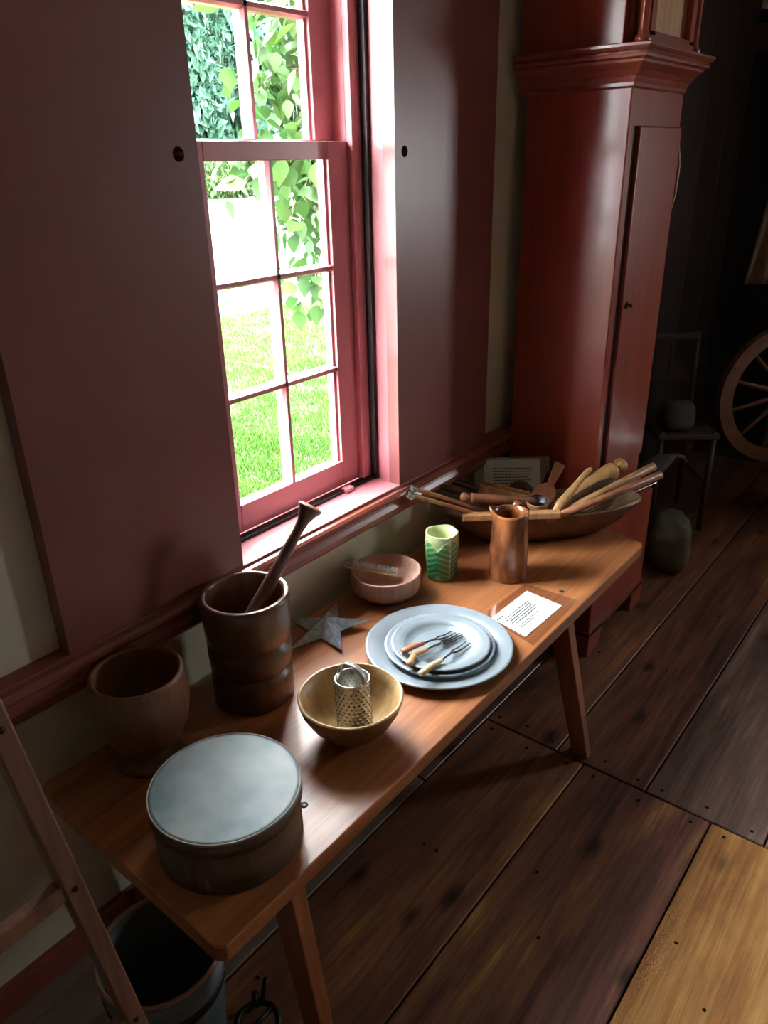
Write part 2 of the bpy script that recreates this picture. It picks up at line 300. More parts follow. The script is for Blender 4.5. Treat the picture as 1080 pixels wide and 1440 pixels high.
# ------------------------------------------------------------------ mesh helpers
class MB:
    """collects shapes; build() links them as one mesh object"""
    def __init__(s): s.v = []; s.f = []; s.sm = []
    def add(s, vs, fs, smooth=False):
        o = len(s.v); s.v += [Vector(p) for p in vs]; s.f += [tuple(i + o for i in f) for f in fs]; s.sm += [smooth] * len(fs); return s
    def box(s, x0, x1, y0, y1, z0, z1):
        vs = [(x0, y0, z0), (x1, y0, z0), (x1, y1, z0), (x0, y1, z0), (x0, y0, z1), (x1, y0, z1), (x1, y1, z1), (x0, y1, z1)]
        return s.add(vs, [(0, 3, 2, 1), (4, 5, 6, 7), (0, 1, 5, 4), (1, 2, 6, 5), (2, 3, 7, 6), (3, 0, 4, 7)])
    def hexa(s, b, t):
        """eight corners: bottom quad b, top quad t, both in the same turning sense"""
        return s.add(list(b) + list(t), [(0, 3, 2, 1), (4, 5, 6, 7), (0, 1, 5, 4), (1, 2, 6, 5), (2, 3, 7, 6), (3, 0, 4, 7)])
    def prism(s, pts, z0, z1):
        n = len(pts)
        vs = [(x, y, z0) for x, y in pts] + [(x, y, z1) for x, y in pts]
        return s.add(vs, [tuple(range(n - 1, -1, -1)), tuple(range(n, 2 * n))] + [(i, (i + 1) % n, n + (i + 1) % n, n + i) for i in range(n)])
    def extrude_x(s, prof, x0, x1):
        n = len(prof)
        vs = [(x0, y, z) for y, z in prof] + [(x1, y, z) for y, z in prof]
        return s.add(vs, [tuple(range(n)), tuple(range(2 * n - 1, n - 1, -1))] + [(i, n + i, n + (i + 1) % n, (i + 1) % n) for i in range(n)])
    def lathe(s, prof, seg=48, c=(0, 0, 0), rot=None, smooth=True):
        """profile of (radius, height); radius 0 closes the surface"""
        M = rot.to_matrix() if rot is not None else Matrix.Identity(3)
        c = Vector(c); vs = []; fs = []; idx = []
        for r, z in prof:
            if r < 1e-6:
                idx.append([len(vs)]); vs.append(c + M @ Vector((0, 0, z)))
            else:
                idx.append(list(range(len(vs), len(vs) + seg)))
                vs += [c + M @ Vector((r * math.cos(2 * PI * k / seg), r * math.sin(2 * PI * k / seg), z)) for k in range(seg)]
        for a, b in zip(idx, idx[1:]):
            for k in range(seg):
                k2 = (k + 1) % seg
                if len(a) == 1 and len(b) == 1: continue
                if len(a) == 1: fs.append((a[0], b[k2], b[k]))
                elif len(b) == 1: fs.append((a[k], a[k2], b[0]))
                else: fs.append((a[k], a[k2], b[k2], b[k]))
        return s.add(vs, fs, smooth)
    def tube(s, pts, rad, seg=10, flat=1.0, up=(0, 0, 1), smooth=True, caps=True):
        """tube through points; rad is a number or a list; flat squashes it along up"""
        pts = [Vector(p) for p in pts]; n = len(pts)
        if not isinstance(rad, (list, tuple)): rad = [rad] * n
        vs = []; fs = []
        for i, p in enumerate(pts):
            t = (pts[min(i + 1, n - 1)] - pts[max(i - 1, 0)]).normalized()
            u = Vector(up)
            if abs(t.dot(u)) > 0.95: u = Vector((1, 0.2, 0))
            a = t.cross(u).normalized(); b = a.cross(t).normalized()
            for k in range(seg):
                an = 2 * PI * k / seg
                vs.append(p + a * (rad[i] * math.cos(an)) + b * (rad[i] * flat * math.sin(an)))
        for i in range(n - 1):
            for k in range(seg):
                k2 = (k + 1) % seg
                fs.append((i * seg + k, i * seg + k2, (i + 1) * seg + k2, (i + 1) * seg + k))
        if caps:
            fs.append(tuple(range(seg - 1, -1, -1))); fs.append(tuple(range((n - 1) * seg, n * seg)))
        return s.add(vs, fs, smooth)
    def bar(s, p0, p1, w, h, up=(0, 0, 1), w1=None, h1=None):
        p0, p1 = Vector(p0), Vector(p1); t = (p1 - p0).normalized(); u = Vector(up)
        if abs(t.dot(u)) > 0.97: u = Vector((0, 1, 0))
        a = t.cross(u).normalized(); b = a.cross(t).normalized()
        w1 = w if w1 is None else w1; h1 = h if h1 is None else h1
        q = lambda p, w, h: [p - a * w / 2 - b * h / 2, p + a * w / 2 - b * h / 2, p + a * w / 2 + b * h / 2, p - a * w / 2 + b * h / 2]
        A, B = q(p0, w, h), q(p1, w1, h1)
        return s.add(A + B, [(0, 1, 2, 3), (7, 6, 5, 4), (0, 4, 5, 1), (1, 5, 6, 2), (2, 6, 7, 3), (3, 7, 4, 0)])
    def build(s, name, mat, parent=None, bevel=0.0, bseg=2, recalc=True, sub=0):
        me = bpy.data.meshes.new(name)
        base = parent_loc(parent)
        me.from_pydata([tuple(p - base) for p in s.v], [], s.f)
        for p, sm in zip(me.polygons, s.sm): p.use_smooth = sm
        me.validate(); me.update()
        if recalc:
            import bmesh
            bm = bmesh.new(); bm.from_mesh(me); bmesh.ops.recalc_face_normals(bm, faces=bm.faces); bm.to_mesh(me); bm.free()
        o = bpy.data.objects.new(name, me); col.objects.link(o)
        me.materials.append(mat)
        if parent is not None: o.parent = parent
        if bevel:
            b = o.modifiers.new('bevel', 'BEVEL'); b.width = bevel; b.segments = bseg; b.limit_method = 'ANGLE'; b.angle_limit = 0.6
        if sub:
            u = o.modifiers.new('sub', 'SUBSURF'); u.levels = sub; u.render_levels = sub
        return o
def parent_loc(p):
    v = Vector((0, 0, 0))
    while p is not None:
        v += p.location; p = p.parent
    return v
def empty(name, loc=(0, 0, 0)):
    o = bpy.data.objects.new(name, None); col.objects.link(o); o.location = loc; o.empty_display_size = 0.05
    return o
def tag(o, label, cat, group=None):
    o['label'] = label; o['category'] = cat
    if group: o['group'] = group
    return o
def struct(o): o['kind'] = 'structure'; return o
def stuff(o): o['kind'] = 'stuff'; return o
def dirrot(d, roll=0.0):
    return Vector(d).normalized().to_track_quat('Z', 'Y')

# ================================================================== THE SETTING
WY = 0.03            # plaster face of the window wall
X0, X1, Y0, H = -1.3, 4.3, -3.7, 2.45
OX0, OX1, OZ0, OZ1 = 0.976, 1.560, 0.70, 2.37
WO = 0.188           # outer face of the thin plank wall
w = MB()
w.box(X0, OX0, WY, WO, -0.5, H).box(OX1, X1, WY, WO, -0.5, H).box(OX0, OX1, WY, WO, -0.5, OZ0).box(OX0, OX1, WY, WO, OZ1, H)
struct(w.build('wall_back', M_plaster))
struct(MB().box(X0 - 0.15, X0, Y0 - 0.15, 0.28, 0, H).build('wall_left', M_roomwood))
struct(MB().box(X0, X1, Y0 - 0.15, Y0, 0, H).build('wall_front', M_roomwood))
EY0, EY1, EZ0, EZ1 = -2.60, -2.10, 1.10, 1.80     # window in the end wall, beside the hearth
w = MB()
w.box(X1, X1 + 0.12, EY1, 0.28, 2.02, H).box(X1, X1 + 0.12, Y0 - 0.15, EY0, 0, H).box(X1, X1 + 0.12, EY0, EY1, 0, EZ0).box(X1, X1 + 0.12, EY0, EY1, EZ1, H).box(X1, X1 + 0.12, EY1, -0.95, 0, 2.02)
struct(w.build('wall_right', M_plaster))
struct(MB().box(X0 - 0.15, X1 + 0.12, Y0 - 0.15, 0.28, H, H + 0.12).build('ceiling', M_ceiling))
# roof with its ridge along the house: it shades the near lawn
r = MB()
r.add([(X0 - 1, 0.6, H + 0.12), (X1 + 1, 0.6, H + 0.12), (X1 + 1, -2.0, 5.2), (X0 - 1, -2.0, 5.2), (X0 - 1, -4.4, H + 0.12), (X1 + 1, -4.4, H + 0.12)],
      [(0, 1, 2, 3), (3, 2, 5, 4), (0, 3, 4), (1, 5, 2), (0, 4, 5, 1)])
struct(r.build('roof', M_roof))

# floor of wide boards
floor = struct(MB().box(X0, X1, Y0, WY, -0.12, -0.028).build('floor', M_dark))
near = [WY, -0.271, -0.585, -0.928, -1.26, -1.60, -1.93, -2.27, -2.60, -2.95, -3.30, Y0]
far = [WY, -0.271, -0.501, -0.757, -1.052, -1.34, -1.64, -1.95, -2.27, -2.60, -2.95, -3.30, Y0]
nmat = [4, 0, 1, 3, 0, 2, 1, 0, 2, 1, 0]
fmat = [2, 0, 1, 2, 3, 1, 0, 2, 1, 0, 2, 1]
def board(x0, x1, ya, yb, m, dz):
    g = 0.0025
    b = MB().box(x0 + g, x1 - g, yb + g, ya - g, -0.03, dz).build('floor_board', M_fl[m], floor, 0.0022, 1)
    return b
nail_me = None
def nail_at(parent, x, y, r=0.0045, z=0.0006):
    global nail_me
    if nail_me is None:
        o = MB().lathe([(0.0, 0.0012), (0.7, 0.0010), (1.0, 0.0), (1.0, -0.002)], 10).build('nail', M_nail, parent)
        nail_me = o.data
    else:
        o = bpy.data.objects.new('nail', nail_me); col.objects.link(o); o.parent = parent
    o.location = (x, y, z); o.scale = (r, r, 1)
for i in range(len(near) - 1):
    xe = 1.617 if i else 1.30
    b = board(X0, xe, near[i], near[i + 1], nmat[i], random.uniform(-0.0012, 0.0))
    if 1 <= i <= 3:
        for k in range(3):
            yy = near[i] + (near[i + 1] - near[i]) * (0.12 + 0.38 * k)
            nail_at(b, xe - 0.03 - 0.01 * (k % 2), yy)
        for xx in (0.62, 1.12, 1.18):
            nail_at(b, xx + random.uniform(-.06, .06), near[i] + (near[i + 1] - near[i]) * random.uniform(.1, .9), 0.004)
for i in range(len(far) - 1):
    xs = 1.617 if i else 1.30
    b = board(xs, X1, far[i], far[i + 1], fmat[i], random.uniform(-0.0012, 0.0))
    if 1 <= i <= 4:
        for k in range(3):
            yy = far[i] + (far[i + 1] - far[i]) * (0.12 + 0.38 * k)
            nail_at(b, xs + 0.03 + 0.012 * (k % 2), yy)
        for xx in (2.15, 2.62):
            nail_at(b, xx + random.uniform(-.05, .05), far[i] + (far[i + 1] - far[i]) * random.uniform(.1, .9), 0.004)

struct(MB().extrude_x([(WY, 0.0), (WY - 0.016, 0.0), (WY - 0.016, 0.056), (WY - 0.010, 0.064), (WY, 0.066)], X0, X1).build('baseboard_back', M_rail))

# chair rail with moulded nosing, running under the window as its stool
prof = [(WY, 0.718), (-0.007, 0.718), (-0.008, 0.712), (-0.020, 0.710), (-0.026, 0.704), (-0.027, 0.697), (-0.022, 0.690), (-0.013, 0.687), (-0.011, 0.684),
        (-0.014, 0.676), (-0.020, 0.664), (-0.020, 0.650), (-0.014, 0.642), (-0.004, 0.638), (WY, 0.638)]
struct(MB().extrude_x(prof, X0, 2.56).build('trim_1', M_rail))

# the boxed shutter casings either side of the window, each with a round finger hole
def casing(name, x0, x1, hx, hz):
    n = 24; R = 0.0125; y0, y1 = -0.005, WY
    m = MB()
    hole = [(hx + R * math.cos(2 * PI * k / n), hz + R * math.sin(2 * PI * k / n)) for k in range(n)]
    z0, z1 = 0.718, H
    B = 0.03
    ring = []
    for k in range(n):
        a = 2 * PI * k / n; cx, sz = math.cos(a), math.sin(a); s = B / max(abs(cx), abs(sz)); ring.append((hx + cx * s, hz + sz * s))
    vs = [(x, y0, z) for x, z in hole] + [(x, y0, z) for x, z in ring] + [(x, y1 - 0.008, z) for x, z in hole]
    fs = [(k, (k + 1) % n, n + (k + 1) % n, n + k) for k in range(n)] + [(k, 2 * n + k, 2 * n + (k + 1) % n, (k + 1) % n) for k in range(n)]
    m.add(vs, fs)
    xa, xb, za, zb = hx - B, hx + B, hz - B, hz + B
    for a, b, c, d in ((x0, x1, z0, za), (x0, x1, zb, z1), (x0, xa, za, zb), (xb, x1, za, zb)):
        m.add([(a, y0, c), (b, y0, c), (b, y0, d), (a, y0, d)], [(0, 1, 2, 3)])
    m.add([(x0, y0, z0), (x0, y1, z0), (x0, y1, z1), (x0, y0, z1)], [(0, 1, 2, 3)])
    m.add([(x1, y0, z0), (x1, y1, z0), (x1, y1, z1), (x1, y0, z1)], [(3, 2, 1, 0)])
    o = struct(m.build(name, M_maroon, recalc=False))
    MB().lathe([(0, 0.0), (R * 1.02, 0.0), (R * 1.02, 0.004), (0, 0.004)], 16, (hx, y1 - 0.006, hz), dirrot((0, 1, 0))).build('finger_hole', M_dark, o)
    return o
casing('trim_2', 0.552, OX0, 0.933, 1.548)
casing('trim_3', 1.548, 1.992, 1.586, 1.549)

# window 1: six over six sashes in a deep reveal
win = struct(empty('window_1', (1.262, 0.11, 0.70)))
JX = 1.556
MB().box(JX, 1.570, -0.004, 0.19, 0.700, OZ1).build('jamb', M_pink, win)
MB().box(0.945, 0.976, -0.004, 0.19, 0.700, OZ1).build('jamb', M_pink, win)
MB().box(0.976, 1.556, -0.004, 0.19, 2.36, 2.40).build('head', M_pink, win)
MB().box(0.976, 1.556, -0.006, 0.21, 0.690, 0.7185).build('sill_board', M_pink, win, 0.002)
MB().box(JX - 0.012, JX, 0.074, 0.104, 0.7185, 2.36).build('weather_strip', M_black, win)
MB().box(0.976, 1.556, 0.082, 0.104, 0.7185, 0.7265).build('weather_strip', M_black, win)
MB().box(1.512, 1.546, 0.092, 0.112, 0.7265, 2.36).build('stop_bead', M_pink, win, 0.002)
MB().box(0.976, 1.012, 0.092, 0.112, 0.7265, 2.36).build('stop_bead', M_pink, win, 0.002)
for xa, xb in ((1.512, 1.558), (0.974, 1.012)):
    MB().box(xa, xb, 0.112, 0.186, 0.7185, 2.36).build('parting_bead', M_pink, win)
MB().box(1.415, 1.447, 0.070, 0.092, 0.7183, 0.732).build('sash_block', M_pink, win, 0.004)
def sash(y, z0, z1, zr, bottom_rail, top_rail, nm):
    s = MB().box(1.444, 1.512, y, y + 0.034, z0, z1).build('stile', M_pink, win, 0.002)
    MB().box(1.012, 1.080, y, y + 0.034, z0, z1).build('stile', M_pink, win, 0.002)
    MB().box(1.080, 1.444, y, y + 0.034, z0, bottom_rail).build('bottom_rail', M_pink, win, 0.002)
    MB().box(1.080, 1.444, y, y + 0.034, top_rail, z1).build('top_rail', M_pink, win, 0.002)
    def munt(a, b, vertical):
        m = MB(); hw = 0.0095
        if vertical:
            m.prism([(1.262 - hw, y + 0.012), (1.262 - 0.0045, y + 0.002), (1.262 + 0.0045, y + 0.002), (1.262 + hw, y + 0.012), (1.262 + hw, y + 0.032), (1.262 - hw, y + 0.032)], a, b)
        else:
            m.extrude_x([(y + 0.012, a - hw), (y + 0.002, a - 0.0045), (y + 0.002, a + 0.0045), (y + 0.012, a + hw), (y + 0.032, a + hw), (y + 0.032, a - hw)], 1.080, 1.444)
        return m.build('muntin', M_pink, win)
    munt(bottom_rail, top_rail, True)
    for z in zr: munt(z, 0, False)
    # inner moulding against the glass
    for (xa, xb) in ((1.436, 1.445), (1.079, 1.088)):
        MB().box(xa, xb, y + 0.010, y + 0.030, bottom_rail, top_rail).build('glazing_bead', M_pink, win)
    zs = [bottom_rail] + list(zr) + [top_rail]
    for a, b in zip(zs, zs[1:]):
        for xa, xb in ((1.080, 1.262), (1.262, 1.444)):
            MB().box(xa, xb, y + 0.020, y + 0.0225, a, b).build('pane', M_glass, win)
sash(0.108, 0.7265, 1.574, (1.047, 1.2965), 0.795, 1.536, 'lower')
sash(0.146, 1.538, 2.36, (1.824, 2.078), 1.578, 2.31, 'upper')

# window 2 in the end wall
win2 = struct(empty('window_2', (X1 + 0.06, -2.35, EZ0)))
f = MB()
f.box(X1 + 0.02, X1 + 0.10, EY0, EY0 + 0.05, EZ0, EZ1).box(X1 + 0.02, X1 + 0.10, EY1 - 0.05, EY1, EZ0, EZ1).box(X1 + 0.02, X1 + 0.10, EY0, EY1, EZ0, EZ0 + 0.05).box(X1 + 0.02, X1 + 0.10, EY0, EY1, EZ1 - 0.05, EZ1)
f.build('frame', M_pink, win2)
MB().box(X1 + 0.05, X1 + 0.08, EY0, EY1, 1.43, 1.47).build('meeting_rail', M_pink, win2)
for k in (1, 2):
    yy = EY0 + (EY1 - EY0) * k / 3
    MB().box(X1 + 0.05, X1 + 0.08, yy - 0.01, yy + 0.01, EZ0, EZ1).build('muntin', M_pink, win2)
MB().box(X1 + 0.062, X1 + 0.065, EY0 + .05, EY1 - .05, EZ0 + .05, EZ1 - .05).build('pane', M_glass, win2)
# hearth recess of near-black brick in the end wall
h = MB()
h.box(X1 + 0.55, X1 + 0.65, -0.95, 0.28, 0, 2.05).box(X1, X1 + 0.65, 0.03, 0.28, 0, 2.05).box(X1, X1 + 0.65, -1.05, -0.95, 0, 2.05).box(X1, X1 + 0.65, -1.05, 0.28, 2.02, 2.12).box(X1, X1 + 0.65, -1.05, 0.28, -0.1, 0.0)
struct(h.build('trim_4', M_hearth))
struct(MB().box(X1 - 0.03, X1 + 0.02, -1.0, WY, 1.95, 2.06).build('trim_5', M_u_dark))
for k in range(6):  # near-black boards added over the plaster to darken this end of the wall
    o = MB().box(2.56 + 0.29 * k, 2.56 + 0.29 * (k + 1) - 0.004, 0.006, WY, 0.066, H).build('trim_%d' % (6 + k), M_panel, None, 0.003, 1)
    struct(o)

# ================================================================== THE BENCH
ZB = 0.484
def make_bench():
    t = tag(empty('bench', (1.25, -0.26, 0)), 'long low plank bench of orange-brown pine on splayed legs under the window', 'bench')
    pts = [(0.428, -0.512), (0.440, -0.527), (2.035, -0.527), (2.058, -0.517), (2.084, -0.420), (2.084, -0.02), (2.07, 0.0), (0.452, 0.0), (0.438, -0.014)]
    MB().prism(pts, ZB - 0.034, ZB).build('seat_plank', M_bench, t, 0.003, 2)
    for (xt, yt, xb, yb) in ((0.592, -0.492, 0.590, -0.565), (1.585, -0.492, 1.648, -0.562), (0.592, -0.055, 0.590, -0.012), (1.585, -0.055, 1.648, -0.012)):
        m = MB(); zt = ZB - 0.03
        a, b = 0.017, 0.029
        m.hexa([(xb - a * .8, yb - b * .8, 0), (xb + a * .8, yb - b * .8, 0), (xb + a * .8, yb + b * .8, 0), (xb - a * .8, yb + b * .8, 0)],
               [(xt - a, yt - b, zt), (xt + a, yt - b, zt), (xt + a, yt + b, zt), (xt - a, yt + b, zt)])
        m.build('leg', M_leg, t, 0.003, 2)
    for (x, y) in ((0.708, -0.428), (0.62, -0.11), (1.62, -0.11), (1.66, -0.455)):
        MB().lathe([(0, 0.0012), (0.006, 0.001), (0.0075, 0.0), (0.0075, -0.002)], 14, (x, y, ZB)).build('nail_head', M_steel, t)
make_bench()

# ================================================================== THINGS ON THE BENCH
# large mortar and its pestle
MC = Vector((0.879, -0.116, ZB))
mt = tag(MB().lathe([(0, 0.0), (0.080, 0.0), (0.086, 0.004), (0.0865, 0.040), (0.0855, 0.072), (0.0785, 0.076), (0.0785, 0.082), (0.086, 0.087), (0.0875, 0.110), (0.0875, 0.136),
    (0.080, 0.141), (0.080, 0.147), (0.088, 0.152), (0.090, 0.185), (0.0925, 0.225), (0.0935, 0.243), (0.092, 0.249), (0.088, 0.251), (0.081, 0.250), (0.0785, 0.245),
    (0.076, 0.20), (0.070, 0.14), (0.055, 0.10), (0.03, 0.085), (0, 0.082)], 72, MC).build('mortar', M_mortar),
    'tall dark turned wooden mortar with grooved bands and a thick rim', 'mortar')
pb, pt = Vector((0.822, -0.105, 0.585)), Vector((1.028, -0.176, 0.888))
L = (pt - pb).length
tag(MB().lathe([(0, 0.0), (0.012, 0.002), (0.018, 0.012), (0.0195, 0.04), (0.018, 0.09), (0.0155, 0.17), (0.0125, 0.25), (0.0105, 0.31), (0.0105, L - 0.055), (0.0125, L - 0.035),
    (0.018, L - 0.018), (0.0255, L - 0.006), (0.0265, L - 0.002), (0.024, L), (0.012, L + 0.001), (0, L + 0.001)], 28, pb, dirrot(pt - pb)).build('pestle', M_pestle),
    'slim brown wooden pestle with a flared end leaning out of the mortar', 'pestle')

# footed brown bowl against the wall
GC = Vector((0.619, -0.102, ZB))
g = empty('footed_bowl', GC); tag(g, 'footed brown wooden bowl with a thick rounded rim beside the mortar', 'bowl')
MB().lathe([(0.030, 0.026), (0.046, 0.034), (0.066, 0.056), (0.082, 0.090), (0.0895, 0.130), (0.0890, 0.160), (0.0855, 0.178), (0.0865, 0.190), (0.0865, 0.197), (0.083, 0.202), (0.078, 0.201),
    (0.075, 0.195), (0.0765, 0.175), (0.079, 0.14), (0.073, 0.095), (0.055, 0.060), (0.03, 0.048), (0, 0.046)], 64, GC).build('body', M_goblet, g)
MB().lathe([(0, 0), (0.060, 0), (0.0635, 0.004), (0.063, 0.012), (0.052, 0.018), (0.040, 0.022), (0.034, 0.034), (0, 0.034)], 48, GC).build('foot', M_goblet, g)

# round pantry box with a blue-grey painted lid
PC = Vector((0.585, -0.374, ZB))
pbx = empty('pantry_box', PC); tag(pbx, 'round bentwood pantry box with a blue-grey painted lid', 'box')
def disc_box(r):
    return [(0, 0), (r, 0), (r, 0.10), (r - 0.004, 0.10), (r - 0.004, 0.012), (0, 0.012)]
MB().lathe(disc_box(0.1225), 72, PC, smooth=False).build('body', M_boxside, pbx, 0.001, 1)
lid = MB().lathe([(0.1235, 0.084), (0.1265, 0.084), (0.1268, 0.1085), (0.1235, 0.1085)], 80, PC).build('lid', M_boxside, pbx)
MB().lathe([(0.1240, 0.1085), (0.1268, 0.1085), (0.1268, 0.1115), (0.1258, 0.1126), (0.1242, 0.1126), (0.1236, 0.1116)], 80, PC).build('worn_edge', M_lidrim, lid)
MB().lathe([(0, 0.1118), (0.06, 0.1119), (0.118, 0.1116), (0.1238, 0.1114), (0.1238, 0.104), (0, 0.104)], 80, PC).build('lid_panel', M_lid, lid)
MB().hexa([PC + Vector(v) for v in ((0.112, -0.056, 0.006), (0.1085, -0.0625, 0.006), (0.1050, -0.0605, 0.006), (0.1085, -0.054, 0.006))],
          [PC + Vector(v) for v in ((0.112, -0.056, 0.084), (0.1085, -0.0625, 0.084), (0.1050, -0.0605, 0.084), (0.1085, -0.054, 0.084))]).build('lap_seam', M_boxside, pbx)

# maple bowl with the standing grater
BC = Vector((0.907, -0.371, ZB))
bw = empty('wooden_bowl', BC); tag(bw, 'yellow-brown round wooden bowl holding a standing tin grater', 'bowl')
def irregular(o, amp, sc):
    for v in o.data.vertices:
        n = noise.noise(v.co * sc); v.co += Vector((v.co.x, v.co.y, 0)).normalized() * n * amp if v.co.xy.length > 1e-4 else Vector((0, 0, 0))
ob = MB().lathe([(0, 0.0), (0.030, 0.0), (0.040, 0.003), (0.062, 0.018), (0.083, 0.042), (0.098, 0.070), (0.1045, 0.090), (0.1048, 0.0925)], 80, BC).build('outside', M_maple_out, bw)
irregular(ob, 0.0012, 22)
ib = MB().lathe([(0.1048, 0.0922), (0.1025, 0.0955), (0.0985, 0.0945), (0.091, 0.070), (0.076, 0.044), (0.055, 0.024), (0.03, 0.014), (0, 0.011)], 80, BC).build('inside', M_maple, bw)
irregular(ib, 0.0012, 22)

# cylinder grater, standing in that bowl
def grater():
    c = Vector((0.909, -0.377, ZB + 0.013)); ax = Vector((0.04, 0.045, 1)).normalized(); q = ax.to_track_quat('Z', 'Y'); M = q.to_matrix()
    t = empty('grater', c); tag(t, 'tin cylinder grater with a strap handle standing in the wooden bowl', 'grater')
    R, Hh = 0.0335, 0.118
    MB().lathe([(R - .0012, 0), (R, 0), (R, Hh - 0.006), (R + 0.0015, Hh - 0.005), (R + 0.0018, Hh - 0.001), (R + 0.0006, Hh), (R - 0.0012, Hh - 0.001), (R - 0.0012, 0)], 56, c, q).build('tube', M_tin, t)
    teeth = MB(); holes = MB()
    rows, per = 13, 21
    for i in range(rows):
        for k in range(per):
            a = 2 * PI * (k + 0.5 * (i % 2)) / per; z = 0.008 + i * (Hh - 0.020) / (rows - 1)
            n = Vector((math.cos(a), math.sin(a), 0)); tg = Vector((-math.sin(a), math.cos(a), 0)); up = Vector((0, 0, 1))
            for mb, r0, ap, s in ((teeth, R - 0.0001, R + 0.0026, 0.0033), (holes, R + 0.0011, R + 0.0030, 0.0019)):
                p = n * r0 + up * z
                vs = [c + M @ (p + tg * s * math.cos(j * PI / 3) + up * s * math.sin(j * PI / 3)) for j in range(6)] + [c + M @ (n * ap + up * z)]
                mb.add(vs, [(j, (j + 1) % 6, 6) for j in range(6)])
            p = n * (R - 0.0012) + up * z
            vs = [c + M @ (p + tg * 0.0026 * math.cos(j * PI / 2) + up * 0.0026 * math.sin(j * PI / 2)) for j in range(4)] + [c + M @ (n * (R - 0.0030) + up * z)]
            teeth.add(vs, [((j + 1) % 4, j, 4) for j in range(4)])
    stuff(teeth.build('punched_teeth', M_tinholes, t, recalc=False)); stuff(holes.build('punched_holes', M_hole, t, recalc=False))
    # strap handle arching over the top, between the sides
    d = Vector((0.62, -0.78, 0)).normalized(); sd = Vector((0.78, 0.62, 0))
    pts = []
    for k in range(17):
        a = PI * k / 16
        pts.append((d * (-(R + 0.001) * math.cos(a)), Hh - 0.004 + 0.034 * math.sin(a) ** 0.8))
    m = MB(); vs = []
    for k, (p, z) in enumerate(pts):
        inn = 0.0012
        for s2, o2 in ((-1, 0), (1, 0), (1, 1), (-1, 1)):
            q2 = p * (1 - 0.03 * o2) + sd * 0.0065 * s2 + Vector((0, 0, z - inn * o2))
            vs.append(c + M @ q2)
    fs = []
    for k in range(16):
        for j in range(4):
            fs.append((k * 4 + j, k * 4 + (j + 1) % 4, k * 4 + 4 + (j + 1) % 4, k * 4 + 4 + j))
    m.add(vs, fs, True); m.build('strap_handle', M_tin, t)
    for z in (0.006, Hh - 0.010):
        MB().lathe([(R + .0002, z - .003), (R + .0012, z - .002), (R + .0012, z + .002), (R + .0002, z + .003)], 48, c, q).build('band', M_tin, t)
grater()

# folded metal star
def star():
    c = Vector((1.146, -0.082, ZB + 0.012)); E = Euler((-0.05, -0.10, 0)); M = E.to_matrix()
    t = empty('metal_star', (c.x, c.y, ZB)); tag(t, 'grey zinc five-pointed barn star lying between mortar and plates', 'star')
    R, r, hgt = 0.107, 0.042, 0.030; ro = math.radians(171)
    P = []
    for k in range(10):
        a = ro + k * PI / 5; rr = R if k % 2 == 0 else r
        P.append(c + M @ Vector((rr * math.cos(a), rr * math.sin(a), 0)))
    top = c + M @ Vector((0, 0, hgt))
    for k in range(5):
        tip, a, b = P[2 * k], P[(2 * k - 1) % 10], P[(2 * k + 1) % 10]
        m = MB(); m.add([tip, a, top, b], [(0, 2, 1), (0, 3, 2)])
        dn = Vector((0, 0, -0.0012)); m.add([tip + dn, a + dn, top + dn, b + dn], [(0, 1, 2), (0, 2, 3)])
        o = m.build('point', M_zinc, t, recalc=False)
    m = MB()
    for k in range(10): m.tube([P[k], top], 0.0009, 6)
    m.build('soldered_seam', M_pewter, t)
star()

